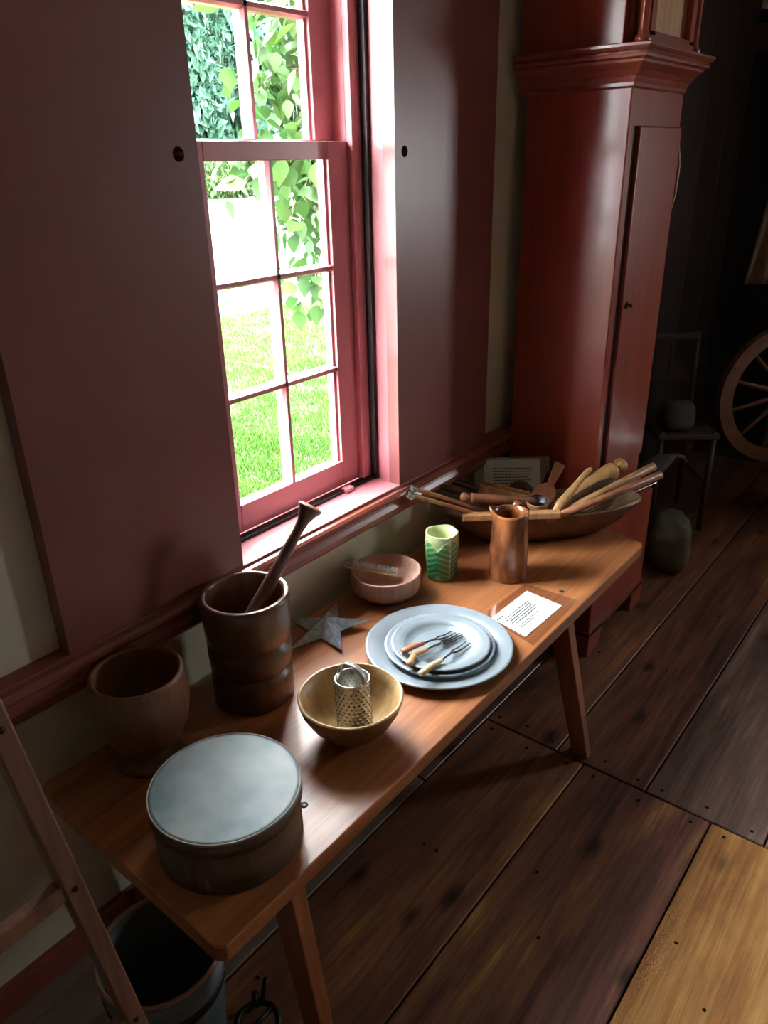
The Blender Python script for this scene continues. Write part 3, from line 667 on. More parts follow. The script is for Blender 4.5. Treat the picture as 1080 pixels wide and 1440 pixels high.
# small ash bowl with a nutmeg grater in it
AC = Vector((1.372, -0.092, ZB))
ab = empty('small_bowl', AC); tag(ab, 'small pale wooden bowl with straight sides on a dark foot', 'bowl')
MB().lathe([(0.066, 0.020), (0.082, 0.022), (0.088, 0.027), (0.0905, 0.040), (0.0925, 0.072), (0.0918, 0.0765), (0.0890, 0.0775), (0.0865, 0.0755), (0.080, 0.060), (0.062, 0.046), (0.03, 0.039), (0, 0.037)], 72, AC).build('body', M_ash, ab)
MB().lathe([(0, 0.0), (0.058, 0.0), (0.064, 0.004), (0.070, 0.012), (0.076, 0.021), (0, 0.022)], 60, AC).build('foot', M_ash_dark, ab)
def nutmeg():
    p0, p1 = Vector((1.325, -0.012, ZB + 0.084)), Vector((1.393, -0.112, ZB + 0.062))
    d = (p1 - p0).normalized(); sd = d.cross(Vector((0, 0, 1))).normalized(); up = sd.cross(d).normalized(); L = (p1 - p0).length
    t = empty('nutmeg_grater', p1); tag(t, 'little half-round tin nutmeg grater with rough teeth resting in the small bowl', 'grater')
    m = MB(); vs = []; R = 0.014
    for i in range(2):
        for k in range(9):
            a = PI * k / 8
            vs.append(p0 + d * (0.006 + i * (L - 0.006)) + sd * R * math.cos(a) + up * R * math.sin(a))
    m.add(vs, [(k, k + 1, 10 + k, 9 + k) for k in range(8)], True)
    m.add([v - up * 0.0008 for v in vs], [(k + 1, k, 9 + k, 10 + k) for k in range(8)], True)
    m.build('curved_plate', M_tin, t, recalc=False)
    te = MB()
    for i in range(10):
        for k in range(5):
            a = PI * (k + 0.7 + 0.5 * (i % 2)) / 6; ctr = p0 + d * (0.012 + i * (L - 0.018) / 9) + sd * R * math.cos(a) + up * R * math.sin(a)
            n = (sd * math.cos(a) + up * math.sin(a)); tg = n.cross(d)
            te.add([ctr + d * .003, ctr + tg * .003, ctr - d * .003, ctr - tg * .003, ctr + n * .0042], [(0, 1, 4), (1, 2, 4), (2, 3, 4), (3, 0, 4)])
    stuff(te.build('punched_teeth', M_pewter, t, recalc=False))
    MB().tube([p0 - d * 0.012 + sd * R, p0 + sd * R, p1 + sd * R], 0.0035, 8).build('rolled_edge', M_bone, t)
    MB().tube([p0 - sd * R * .9, p0 - d * 0.014 - sd * R * .3, p0 - d * 0.018 + sd * R * .2, p0 - d * 0.010 + sd * R], 0.003, 8).build('handle', M_tin, t)
nutmeg()

# pewter charger with two plates stacked on it
def plate(name, c, R, z, label, well, depth, rimh, grp=None):
    prof = [(0, 0.0), (well * 0.9, 0.0), (well, 0.002), (well + 0.008, depth - 0.002), (R - 0.006, depth + rimh - 0.002), (R, depth + rimh - 0.001), (R + 0.0012, depth + rimh + 0.0015), (R - 0.001, depth + rimh + 0.004),
            (R - 0.006, depth + rimh + 0.0025), (R - 0.012, depth + rimh + 0.0015), (well + 0.010, depth + 0.003), (well + 0.006, depth - 0.001), (well - 0.004, 0.004), (well * 0.85, 0.003), (0, 0.003)]
    o = MB().lathe(prof, 96, (c[0], c[1], z)).build(name, M_pewter)
    return tag(o, label, 'plate')
plate('charger', (1.243, -0.350), 0.171, ZB, 'large pewter charger with a broad rim lying flat on the bench', 0.118, 0.013, 0.006)
plate('plate', (1.236, -0.357), 0.127, ZB + 0.0145, 'middle-sized pewter plate lying on the charger under the smallest plate', 0.088, 0.008, 0.004)
plate('plate', (1.234, -0.361), 0.1135, ZB + 0.0195, 'smallest pewter plate, topmost of its stack, with three forks in it', 0.076, 0.012, 0.003)

# three old forks
def fork(h0, h1, n0, n1, mat, ntine, label, bent=0.0):
    h0, h1, n0, n1 = map(Vector, (h0, h1, n0, n1))
    t = empty('fork', h1); tag(t, label, 'fork', None)
    mid = (h0 + h1) / 2 + Vector((0, bent, 0.002))
    MB().tube([h0, h0 * .9 + mid * .1, mid, h1 * .9 + h0 * .1, h1], [0.0065, 0.0082, 0.0078, 0.0062, 0.0050], 12, 0.75).build('handle', mat, t)
    d = (n1 - n0).normalized(); sd = d.cross(Vector((0, 0, 1))).normalized()
    m = MB().tube([h1, h1.lerp(n0, 0.5), n0], [0.0032, 0.0024, 0.003], 8).build('shank', M_steel, t)
    wd = 0.0058
    for k in range(ntine):
        s = (k - (ntine - 1) / 2) * wd * (2 if ntine == 2 else 1.25)
        base = n0 + sd * s * 0.9
        mid2 = base.lerp(n1 + sd * s, 0.5) - Vector((0, 0, 0.002))
        MB().tube([n0 - d * 0.002, base + d * 0.004, mid2, n1 + sd * s + Vector((0, 0, 0.002))], [0.0024, 0.0022, 0.0019, 0.0010], 7).build('tine', M_steel, t)
ZF = ZB + 0.040
fork((1.138, -0.322, ZF + .004), (1.203, -0.337, ZF), (1.244, -0.345, ZF - .008), (1.296, -0.357, ZF - .014), M_u_red, 2, 'two-tined fork with a dark wooden handle, next to the antler-handled fork')
fork((1.108, -0.364, ZF + .004), (1.188, -0.356, ZF), (1.234, -0.362, ZF - .008), (1.300, -0.379, ZF - .014), M_u_tan, 3, 'three-tined fork with a bent brown antler handle, between the other two forks', 0.010)
fork((1.096, -0.403, ZF + .004), (1.172, -0.407, ZF), (1.220, -0.403, ZF - .008), (1.281, -0.408, ZF - .014), M_bone, 2, 'two-tined fork with a pale yellow bone handle')

# printed card in a clear sleeve, flat on the bench
def text_rows(mb, o, ex, ey, n, rows, rng):
    for (y, x0, x1, hgt) in rows:
        x = x0
        while x < x1 - 0.003:
            wl = min(rng.uniform(0.004, 0.013), x1 - x)
            a = o + ex * x + ey * y + n * 0.0003
            mb.add([a, a + ex * wl, a + ex * wl + ey * hgt, a + ey * hgt], [(0, 1, 2, 3)])
            x += wl + 0.0022
rng = random.Random(3)
sl = empty('card_sleeve', (1.52, -0.43, ZB)); tag(sl, 'white printed card in a clear plastic sleeve lying at the front edge of the bench', 'card')
MB().prism([(1.392, -0.517), (1.642, -0.511), (1.640, -0.357), (1.440, -0.350)], ZB + 0.0002, ZB + 0.0008).build('sleeve', M_sleeve, sl)
MB().prism([(1.413, -0.484), (1.594, -0.490), (1.606, -0.381), (1.436, -0.376)], ZB + 0.0010, ZB + 0.0016).build('paper', M_paper, sl)
ex = Vector((1.594 - 1.413, -0.490 + 0.484, 0)).normalized(); ey = Vector((-ex.y, ex.x, 0))
m = MB()
rows = [(0.090, 0.012, 0.040, 0.0035), (0.078, 0.028, 0.140, 0.003), (0.070, 0.024, 0.142, 0.003), (0.062, 0.024, 0.136, 0.003), (0.054, 0.024, 0.142, 0.003), (0.046, 0.024, 0.130, 0.003), (0.034, 0.022, 0.118, 0.0022), (0.027, 0.022, 0.085, 0.0022)]
text_rows(m, Vector((1.413, -0.484, ZB + 0.0016)) + ex * 0.006, ex, ey, Vector((0, 0, 1)), rows, rng)
m.build('printed_lines', M_ink, sl)

# green majolica cup with leaves in relief
def leaf_cup():
    c = Vector((1.542, -0.152, ZB))
    seg, nz, Hh = 160, 90, 0.136
    vs = []; fs = []; gl = []
    a_cam = math.atan2(-1.2 - c.y, 0 - c.x)
    for i in range(nz + 1):
        z = Hh * i / nz; tz = i / nz
        r0 = 0.0415 - 0.002 * math.cos(tz * PI * 1.2) + 0.0015 * tz - (0.003 * max(0, 0.06 - tz) / 0.06)
        for k in range(seg):
            th = 2 * PI * k / seg
            best = 0.0; g = 0.12 + 0.25 * (1 - tz)
            rel = 0.0008 * math.sin(z * 260 + 3 * math.sin(th * 4)) * (0.3)
            for j in range(4):
                d = (th - (a_cam + 0.50 + j * PI / 2) + PI) % (2 * PI) - PI
                hwid = 1.02 * math.sin(min(1, max(0, (tz + 0.06) / 0.98)) * PI) ** 0.55 * (1 + 0.07 * math.sin(tz * 38))
                u = abs(d) / max(hwid, 1e-3)
                if u < 1:
                    e = min(1, (1 - u) * 6)
                    vein = abs(math.sin((z * 190 - abs(d) * 4.2)))
                    mid = math.exp(-(d / 0.05) ** 2)
                    hh = 0.0028 * e + 0.0014 * mid - 0.0012 * (1 - vein) * e
                    if hh > best:
                        best = hh; g = min(1, 0.35 + 0.45 * vein * e + 0.5 * (1 - tz) - 0.55 * mid - 0.75 * max(0, tz - 0.72) * 2 - 0.35 * (1 - min(1, (1 - u) * 9)))
            r = r0 + best + rel
            zz = z
            if i == nz: zz = z + 0.0015 * math.sin(th * 4 + 1)
            vs.append(c + Vector((r * math.cos(th), r * math.sin(th), zz))); gl.append(max(0, min(1, g)))
    for i in range(nz):
        for k in range(seg):
            k2 = (k + 1) % seg; fs.append((i * seg + k, i * seg + k2, (i + 1) * seg + k2, (i + 1) * seg + k))
    # inside
    o = len(vs)
    for (ri, zi) in ((0.0375, Hh - 0.001), (0.036, Hh * .6), (0.034, 0.012)):
        for k in range(seg):
            th = 2 * PI * k / seg
            vs.append(c + Vector((ri * math.cos(th), ri * math.sin(th), zi))); gl.append(0.06)
    top = nz * seg
    for k in range(seg):
        k2 = (k + 1) % seg
        fs.append((top + k, top + k2, o + k2, o + k)); fs.append((o + k, o + k2, o + seg + k2, o + seg + k)); fs.append((o + seg + k, o + seg + k2, o + 2 * seg + k2, o + 2 * seg + k))
    fs.append(tuple(o + 2 * seg + k for k in range(seg))); fs.append(tuple(range(seg - 1, -1, -1)))
    m = MB(); m.add(vs, fs, True); ob = m.build('leaf_cup', M_cup)
    at = ob.data.attributes.new('glaze', 'FLOAT', 'POINT')
    at.data.foreach_set('value', gl)
    tag(ob, 'green and yellow glazed cup with cabbage leaves in relief', 'cup')
leaf_cup()

# brown jug with a pinched lip and a strap handle behind
def jug():
    c = Vector((1.652, -0.297, ZB)); seg, nz, Hh = 72, 30, 0.196
    left = math.atan2(0.78, -0.62)
    t = empty('jug', c); tag(t, 'tall glossy brown jug with a pinched lip in front of the long trencher', 'jug')
    vs = []; fs = []
    def rad(tz): return 0.0505 + 0.003 * math.sin(tz * PI) - 0.0055 * tz - (0.004 * max(0, 0.05 - tz) / 0.05)
    def P(tz, th, off):
        d = (th - left + PI) % (2 * PI) - PI
        sp = math.exp(-(d / 0.42) ** 2) * max(0, (tz - 0.72) / 0.28) ** 2
        back = math.exp(-((abs(d) - PI) / 0.5) ** 2) * max(0, (tz - 0.8) / 0.2) ** 2
        r = rad(tz) - off + 0.011 * sp + 0.003 * max(0, (tz - 0.85) / 0.15)
        z = Hh * tz + 0.012 * sp + 0.004 * back - 0.004 * max(0, (tz - .8) / .2) * (1 - sp) * 0.8
        seam = 0.0014 * math.exp(-((d - 1.75) / 0.07) ** 2)
        return c + Vector(((r + seam) * math.cos(th), (r + seam) * math.sin(th), z))
    for i in range(nz + 1):
        for k in range(seg): vs.append(P(i / nz, 2 * PI * k / seg, 0))
    for tz in (1.0, 0.9, 0.75, 0.5, 0.2, 0.05):
        for k in range(seg): vs.append(P(tz, 2 * PI * k / seg, 0.005) + Vector((0, 0, 0.0005 if tz == 1.0 else 0)))
    nr = nz + 7
    for i in range(nr - 1):
        for k in range(seg):
            k2 = (k + 1) % seg; fs.append((i * seg + k, i * seg + k2, (i + 1) * seg + k2, (i + 1) * seg + k))
    fs.append(tuple((nr - 1) * seg + k for k in range(seg))); fs.append(tuple(range(seg - 1, -1, -1)))
    m = MB(); m.add(vs, fs, True); m.build('body', M_jug, t)
    d = Vector((0.93, 0.22, 0)).normalized()
    r0 = 0.049
    pts = [c + d * (r0 - .003) + Vector((0, 0, Hh - .006)), c + d * (r0 + .016) + Vector((0, 0, Hh + .002)), c + d * (r0 + .032) + Vector((0, 0, Hh - .014)), c + d * (r0 + .036) + Vector((0, 0, Hh - .055)), c + d * (r0 + .026) + Vector((0, 0, Hh - .10)), c + d * (r0 - .002) + Vector((0, 0, Hh - .13))]
    MB().tube(pts, [.010, .010, .009, .008, .008, .009], 10, 0.45, up=(0, 0, 1)).build('handle', M_jug, t)
    MB().lathe([(0.0485, 0.0), (0.0505, 0.002), (0.0505, 0.007), (0.0485, 0.009)], 60, c).build('foot_band', M_jug, t)
jug()

# ------------------------------------------------------------------ long trencher heaped with utensils
TC = Vector((1.931, -0.250, ZB)); TA = math.atan2(-0.40, 0.43)
ta = Vector((math.cos(TA), math.sin(TA), 0)); tb = Vector((-math.sin(TA), math.cos(TA), 0))
def trencher():
    t = empty('trencher', TC); tag(t, 'long shallow carved wooden trencher heaped with kitchen tools at the end of the bench', 'trencher')
    seg = 80
    def ring(a, b, z, rise):
        out = []
        for k in range(seg):
            th = 2 * PI * k / seg; c, s = math.cos(th), math.sin(th)
            cx = math.copysign(abs(c) ** 0.82, c); sx = math.copysign(abs(s) ** 0.82, s)
            out.append(TC + ta * a * cx + tb * b * sx + Vector((0, 0, z + rise * abs(c) ** 3)))
        return out
    rings = [ring(0.15, 0.036, 0.0, 0), ring(0.18, 0.048, 0.003, 0), ring(0.235, 0.072, 0.034, 0.002), ring(0.275, 0.090, 0.066, 0.004), ring(0.298, 0.0985, 0.092, 0.005), ring(0.304, 0.101, 0.102, 0.005)]
    vs = [p for r in rings for p in r]; fs = []
    for i in range(len(rings) - 1):
        for k in range(seg): fs.append((i * seg + k, i * seg + (k + 1) % seg, (i + 1) * seg + (k + 1) % seg, (i + 1) * seg + k))
    fs.append(tuple(range(seg - 1, -1, -1)))
    m = MB(); m.add(vs, fs, True); m.build('outside', M_trencher, t)
    rings = [ring(0.304, 0.101, 0.102, 0.005), ring(0.301, 0.097, 0.105, 0.005), ring(0.245, 0.090, 0.094, 0.0), ring(0.205, 0.074, 0.050, 0.0), ring(0.13, 0.042, 0.022, 0), ring(0.04, 0.015, 0.018, 0)]
    vs = [p for r in rings for p in r]; fs = []
    for i in range(len(rings) - 1):
        for k in range(seg): fs.append((i * seg + k, i * seg + (k + 1) % seg, (i + 1) * seg + (k + 1) % seg, (i + 1) * seg + k))
    fs.append(tuple((len(rings) - 1) * seg + k for k in range(seg)))
    m = MB(); m.add(vs, fs, True); m.build('inside', M_trencher_in, t)
trencher()
def tool(name, label, cat): 
    return lambda o: tag(o, label, cat)
_n0 = set(o.name for o in bpy.data.objects)
# wooden tongs sticking out to the left: two flat strips joined by an iron cap
t = empty('tongs', (1.66, -0.14, 0.63)); tag(t, 'pair of flat wooden strips capped with iron, sticking out over the chair rail', 'tongs')
MB().bar((1.512, -0.064, 0.738), (1.735, -0.190, 0.614), 0.016, 0.009).build('strip', M_u_tan, t, 0.001, 1)
MB().bar((1.495, -0.068, 0.726), (1.705, -0.196, 0.612), 0.016, 0.009).build('strip', M_u_tan, t, 0.001, 1)
MB().bar((1.504, -0.0585, 0.7422), (1.516, -0.067, 0.736), 0.020, 0.013).build('cap', M_wire, t, 0.001, 1)
MB().bar((1.487, -0.0615, 0.7302), (1.499, -0.071, 0.7236), 0.020, 0.013).build('cap', M_wire, t, 0.001, 1)
# squared bar along the front rim
tag(MB().bar((1.622, -0.150, 0.634), (1.790, -0.372, 0.640), 0.026, 0.020).build('squared_bar', M_u_tan, None, 0.003, 2), 'squared brown wooden bar lying along the front rim of the trencher', 'wooden bar')
# two dark spoons lying towards the wall
def blade_tool(name, label, cat, tip, neck, end, wb, wh, mat, thick=0.008, up=(0, 0, 1)):
    tip, neck, end = map(Vector, (tip, neck, end))
    pts = [tip, tip.lerp(neck, .12), tip.lerp(neck, .4), tip.lerp(neck, .75), neck, neck.lerp(end, .5), end.lerp(neck, .04), end]
    rads = [wb * .35, wb * .75, wb, wb * .85, wh * 1.1, wh, wh, wh * .6]
    o = MB().tube(pts, rads, 14, thick / wb, up).build(name, mat)
    return tag(o, label, cat)
blade_tool('wooden_spoon', 'dark rounded wooden spoon lying towards the chair rail', 'spoon', (1.668, -0.034, 0.690), (1.735, -0.112, 0.650), (1.83, -0.21, 0.602), 0.018, 0.012, M_u_dark, 0.012)
blade_tool('wooden_paddle', 'almost black wooden paddle lying behind the dark spoon', 'paddle', (1.735, -0.012, 0.684), (1.785, -0.075, 0.655), (1.88, -0.16, 0.610), 0.020, 0.012, M_u_dark, 0.010)
# knob-ended handle
t = empty('knobbed_pin', (1.75, -0.2, 0.63)); tag(t, 'small turned wooden pin with a round knob behind the jug', 'rolling pin')
p0, p1 = Vector((1.640, -0.132, 0.686)), Vector((1.845, -0.285, 0.634)); d = p1 - p0
MB().lathe([(0, 0), (0.008, 0.001), (0.0125, 0.006), (0.0135, 0.012), (0.0115, 0.019), (0.0085, 0.024), (0.0080, 0.029), (0, 0.029)], 24, p0, dirrot(d)).build('knob', M_u_red, t)
MB().lathe([(0, 0.028), (0.0095, 0.028), (0.0135, 0.032), (0.0140, 0.037), (0.0125, 0.042), (0.0135, 0.05), (0.0135, 0.22), (0.011, 0.235), (0, 0.237)], 24, p0, dirrot(d)).build('roller', M_u_red, t)
# small open wooden trough (a slaw cutter's box)
t = empty('wooden_box', (1.82, -0.18, 0.63)); tag(t, 'narrow open wooden box lying aslant among the utensils', 'box')
p0, p1 = Vector((1.772, -0.112, 0.660)), Vector((1.846, -0.240, 0.628)); d = (p1 - p0).normalized(); s = d.cross(Vector((0, 0, 1))).normalized(); u = s.cross(d)
MB().bar(p0 + s * .017 + u * .006, p1 + s * .017 + u * .006, 0.005, 0.030).build('side_board', M_u_tan, t, .0007, 1)
MB().bar(p0 - s * .017 + u * .006, p1 - s * .017 + u * .006, 0.005, 0.030).build('side_board', M_u_tan, t, .0007, 1)
MB().bar(p0 - u * .008, p1 - u * .008, 0.030, 0.005).build('bottom_board', M_u_dark, t)
MB().bar(p0 + u * .004, p0 + d * .005 + u * .004, 0.030, 0.024).build('end_board', M_u_tan, t)
# dark round ladle bowl in front of the card
t = empty('ladle', (1.87, -0.2, 0.6)); tag(t, 'dark round wooden ladle standing in front of the printed card', 'ladle')
q = dirrot(Vector((-0.62, -0.55, 0.56)))
MB().lathe([(0, -0.020), (0.018, -0.017), (0.034, -0.006), (0.042, 0.006), (0.0435, 0.010), (0.041, 0.010), (0.032, -0.002), (0.016, -0.012), (0, -0.014)][::-1], 40, (1.880, -0.192, 0.622), q).build('bowl', M_u_dark, t)
MB().tube([(1.893, -0.205, 0.595), (1.885, -0.24, 0.565), (1.86, -0.275, 0.545)], [0.011, 0.008, 0.007], 10).build('handle', M_u_dark, t)
# card propped up behind the trencher
cd = empty('propped_card', (1.95, -0.13, 0.60)); tag(cd, 'printed card in a clear sleeve propped upright behind the trencher tools', 'card')
A, B, C2, D = Vector((1.918, -0.038, 0.692)), Vector((2.026, -0.178, 0.692)), Vector((1.957, -0.228, 0.572)), Vector((1.848, -0.088, 0.576))
nn = (B - A).cross(D - A).normalized()
if nn.dot(Vector((0, -1.2, 1.5)) - A) < 0: nn = -nn
def slab(mb, P, n, th):
    P = [Vector(p) for p in P]; mb.hexa([p - n * th for p in P], P); return mb
sA, sB, sC, sD = A + (A - B) * .17 + (A - D) * .06, B + (B - A) * .17 + (B - C2) * .06, C2 + (B - A) * .17 + (C2 - B) * .12, D + (A - B) * .17 + (D - A) * .12
slab(MB(), [sA - nn * .001, sB - nn * .001, sC - nn * .001, sD - nn * .001], nn, 0.0006).build('sleeve', M_sleeve, cd)
slab(MB(), [A, B, C2, D], nn, 0.0008).build('paper', M_paper, cd)
ex = (B - A).normalized(); ey = (A - D).normalized(); m = MB()
rows = [(0.113 - 0.0095 * i, 0.028, (0.148, 0.146, 0.142, 0.138, 0.148, 0.142, 0.140, 0.060)[i], 0.003) for i in range(8)] + [(0.030, 0.028, 0.075, 0.002)]
text_rows(m, D + nn * .0003, ex, ey, nn, rows, rng); m.build('printed_lines', M_ink, cd, recalc=False)
# butter paddle with squared handle
t = empty('butter_paddle', (1.93, -0.25, 0.63)); tag(t, 'red-brown butter paddle with a squared handle standing beside the propped card', 'paddle')
MB().bar((1.998, -0.262, 0.704), (1.948, -0.258, 0.650), 0.034, 0.010, up=(-.6, -.6, .5), w1=0.021, h1=0.010).build('handle', M_u_red, t, .002, 2)
q = dirrot(Vector((-0.5, -0.35, 0.8)))
m = MB().tube([(1.950, -0.258, 0.652), (1.938, -0.257, 0.643), (1.915, -0.256, 0.628), (1.885, -0.255, 0.610), (1.868, -0.254, 0.600)], [0.011, 0.026, 0.036, 0.034, 0.018], 16, 0.16, up=(-.5, -.3, .8)).build('blade', M_u_red, t)
# dipper with pale cup
t = empty('dipper', (1.82, -0.285, 0.63)); tag(t, 'small pale dipper with a grey worn inside behind the jug rim', 'dipper')
DC = Vector((1.820, -0.282, 0.628))
MB().lathe([(0, -0.006), (0.022, -0.004), (0.031, 0.006), (0.0345, 0.022), (0.0335, 0.024), (0.0325, 0.023)], 44, DC, dirrot((-.12, -.10, 1))).build('cup', M_u_tan, t)
MB().lathe([(0.0326, 0.0228), (0.029, 0.006), (0.020, 0.000), (0, -0.001)], 44, DC, dirrot((-.12, -.10, 1))).build('lining', M_steel, t)
# curved light spoon handle
pts = [(1.800, -0.345, 0.632), (1.830, -0.348, 0.646), (1.862, -0.352, 0.660), (1.895, -0.358, 0.682), (1.925, -0.368, 0.706), (1.948, -0.376, 0.722), (1.958, -0.380, 0.727)]
tag(MB().tube(pts, [0.006, 0.013, 0.014, 0.010, 0.0085, 0.0085, 0.005], 12, 0.6, up=(-.5, -.5, .6)).build('curved_spoon', M_u_light), 'curved light wooden spoon standing up in front of the ball-headed masher', 'spoon')
# masher with ball head
t = empty('masher', (1.98, -0.35, 0.65)); tag(t, 'yellow wooden masher with a round ball on its end', 'masher')
p0, p1 = Vector((1.862, -0.308, 0.610)), Vector((2.112, -0.404, 0.690)); d = (p1 - p0); L = d.length
MB().lathe([(0, L - 0.018), (0.008, L - 0.018), (0.016, L - 0.014), (0.0225, L - 0.004), (0.0240, L + 0.005), (0.0215, L + 0.016), (0.012, L + 0.024), (0, L + 0.0265)], 32, p0, dirrot(d)).build('ball', M_u_light, t)
MB().lathe([(0, 0), (0.010, 0.0), (0.016, 0.03), (0.021, 0.09), (0.026, L - 0.075), (0.0275, L - 0.035), (0.0265, L - 0.026), (0.020, L - 0.020), (0.009, L - 0.014), (0, L - 0.012)], 32, p0, dirrot(d)).build('body', M_u_light, t)
# dark paddle between masher and sticks
blade_tool('grey_paddle', 'dark grey-brown paddle blade lying between the masher and the long sticks', 'paddle', (2.040, -0.425, 0.676), (1.930, -0.372, 0.652), (1.82, -0.315, 0.607), 0.017, 0.010, M_u_dark, 0.007, up=(-.4, -.5, .7))
# two long sticks
tag(MB().tube([(1.82, -0.340, 0.616), (1.95, -0.420, 0.662), (2.105, -0.513, 0.718)], [0.0095, 0.0105, 0.0125], 14).build('long_stick', M_u_tan), 'long round tan stick sticking out of the trencher, just above the other stick', 'stick')
tag(MB().tube([(1.775, -0.338, 0.620), (1.90, -0.428, 0.655), (2.074, -0.547, 0.709)], [0.010, 0.0105, 0.0115], 14).build('long_stick', M_u_red), 'long round reddish stick lying lower over the trencher edge', 'stick')
# wire fork / toaster
t = empty('wire_whisk', (1.93, -0.42, 0.60)); tag(t, 'thin iron wire toasting fork poking out past the end of the trencher', 'toasting fork')
for k, (a, b) in enumerate((((2.125, -0.520, 0.660), (1.91, -0.402, 0.604)), ((2.118, -0.508, 0.664), (1.915, -0.392, 0.606)), ((2.098, -0.482, 0.668), (1.90, -0.378, 0.608)))):
    MB().tube([a, Vector(a).lerp(Vector(b), .5) + Vector((0, 0, .002)), b], 0.0016, 6).build('wire', M_wire, t)
MB().tube([(1.91, -0.402, 0.604), (1.90, -0.378, 0.608), (1.84, -0.34, 0.600)], [0.003, 0.004, 0.005], 8).build('shank', M_u_dark, t)

SH = Vector((0.062, 0.026, -0.032))       # set the heap of tools down into the trencher
for o in [o for o in bpy.data.objects if o.name not in _n0 and o.parent is None]: o.location += SH

# ================================================================== TALL CLOCK
def clock():
    x0, x1, yf, yb = 2.130, 2.506, -0.319, -0.020
    t = empty('tall_clock', ((x0 + x1) / 2, -0.18, 0)); tag(t, 'tall red-stained longcase clock with a narrow trunk door standing beside the bench', 'clock')
    MB().box(x0 - 0.040, x1 + 0.035, yf - 0.052, 0.0, 0.075, 0.46).build('base', M_clock, t, 0.004)
    m = MB()
    for (a, b, c, d) in ((x0 - .044, x0 + .07, yf - .056, yf + .02), (x1 - .06, x1 + .039, yf - .056, yf + .02), (x0 - .044, x0 + .05, -0.08, 0.0), (x1 - .05, x1 + .039, -.08, 0.0)):
        MB().hexa([(a, c, 0), (b - .03 if a < 2.2 else b, c, 0), (b - .03 if a < 2.2 else b, d, 0), (a, d, 0)], [(a, c, .085), (b, c, .085), (b, d, .085), (a, d, .085)]).build('bracket_foot', M_clock, t, 0.002)
    MB().box(x0 - .044, x1 + .039, yf - .056, 0.0, 0.070, 0.090).build('base_moulding', M_clock_h, t, .004)
    # cove from base to trunk
    def flare(name, xa, xb, ya, prof):
        mm = MB(); vs = []; fs = []
        for o, z in prof:
            vs += [(xa - o, 0.0, z), (xa - o, ya - o, z), (xb + o, ya - o, z), (xb + o, 0.0, z)]
        for i in range(len(prof) - 1):
            for k in range(4):
                k2 = (k + 1) % 4; fs.append((i * 4 + k, i * 4 + k2, i * 4 + 4 + k2, i * 4 + 4 + k))
        fs.append((0, 3, 2, 1)); n = (len(prof) - 1) * 4; fs.append((n, n + 1, n + 2, n + 3))
        mm.add(vs, fs); return mm.build(name, M_clock_h, t)
    flare('waist_moulding', x0, x1, yf, [(.042, .455), (.042, .468), (.030, .474), (.018, .485), (.008, .502), (.006, .512), (0, .514)])
    MB().box(x0, x1, yf, yb, 0.50, 1.72).build('trunk', M_clock, t, 0.003)
    # corner strip, frame round the door
    dx0, dx1, dz0, dz1 = x0 + 0.052, x1 - 0.016, 0.60, 1.600
    dr = MB().box(dx0, dx1, yf - 0.013, yf + 0.002, dz0, dz1).build('trunk_door', M_clock, t, 0.004, 3)
    MB().box(dx0 - 0.014, dx0, yf - 0.0015, yf + 0.004, dz0, dz1).build('gap_shade_strip', M_dark, dr)  # dark-coloured strip stands in for the shade beside the door
    MB().lathe([(0, 0), (0.011, 0.0), (0.011, 0.002), (0.004, 0.003), (0.004, 0.010), (0.007, 0.013), (0.006, 0.017), (0, 0.018)], 20, (dx0 + 0.030, yf - 0.013, 1.135), dirrot((0, -1, 0))).build('knob', M_brass, dr)
    flare('hood_moulding', x0, x1, yf, [(0.0, 1.685), (.004, 1.690), (.004, 1.698), (.010, 1.712), (.020, 1.726), (.034, 1.740), (.036, 1.746), (.046, 1.750), (.048, 1.756), (.046, 1.762), (.054, 1.766), (.058, 1.772), (.058, 1.778), (.040, 1.782), (0.0, 1.783)])
    hd = MB().box(x0 - 0.015, x1 + 0.015, yf + 0.030, 0.0, 1.782, 2.20).build('hood', M_clock, t, 0.003)
    # open front frame of the hood with dial
    fy = yf - 0.020
    MB().box(x0 + 0.030, x0 + 0.062, fy, fy + 0.02, 1.80, 2.18).build('hood_door_stile', M_clock, hd, .002)
    MB().box(x1 - 0.062, x1 - 0.030, fy, fy + 0.02, 1.80, 2.18).build('hood_door_stile', M_clock, hd, .002)
    MB().box(x0 + 0.030, x1 - 0.030, fy, fy + 0.02, 1.783, 1.812).build('hood_door_rail', M_clock_h, hd, .002)
    MB().box(x0 + 0.062, x1 - 0.062, fy + 0.022, fy + 0.05, 1.800, 2.18).build('dial', M_u_tan, hd)
    MB().box(x0 - 0.030, x1 + 0.030, yf - 0.03, 0.0, 2.18, 2.26).build('cornice', M_clock_h, hd, .01)
    for cx in (x0 + 0.005, x1 - 0.005):
        MB().lathe([(0, 0), (0.020, 0), (0.020, 0.012), (0.014, 0.016), (0.012, 0.03), (0.0115, 0.38), (0.016, 0.39), (0.016, 0.40), (0, 0.40)], 24, (cx, yf - 0.012, 1.783)).build('column', M_clock, hd)
    MB().lathe([(0, 0), (0.014, 0), (0.014, 0.010), (0.009, 0.014), (0.0085, 0.39), (0, 0.40)], 20, (x1 + 0.028, yf + 0.035, 1.783)).build('column', M_bone, hd)
    return t
CLK = clock()
MB().tube([(2.545, -0.268, 1.78), (2.548, -0.300, 1.60), (2.546, -0.318, 1.50), (2.530, -0.322, 1.42), (2.516, -0.316, 1.36), (2.512, -0.300, 1.30)], 0.003, 8).build('pull_cord', M_bone, CLK)['label'] = 'thin pale pull cord'

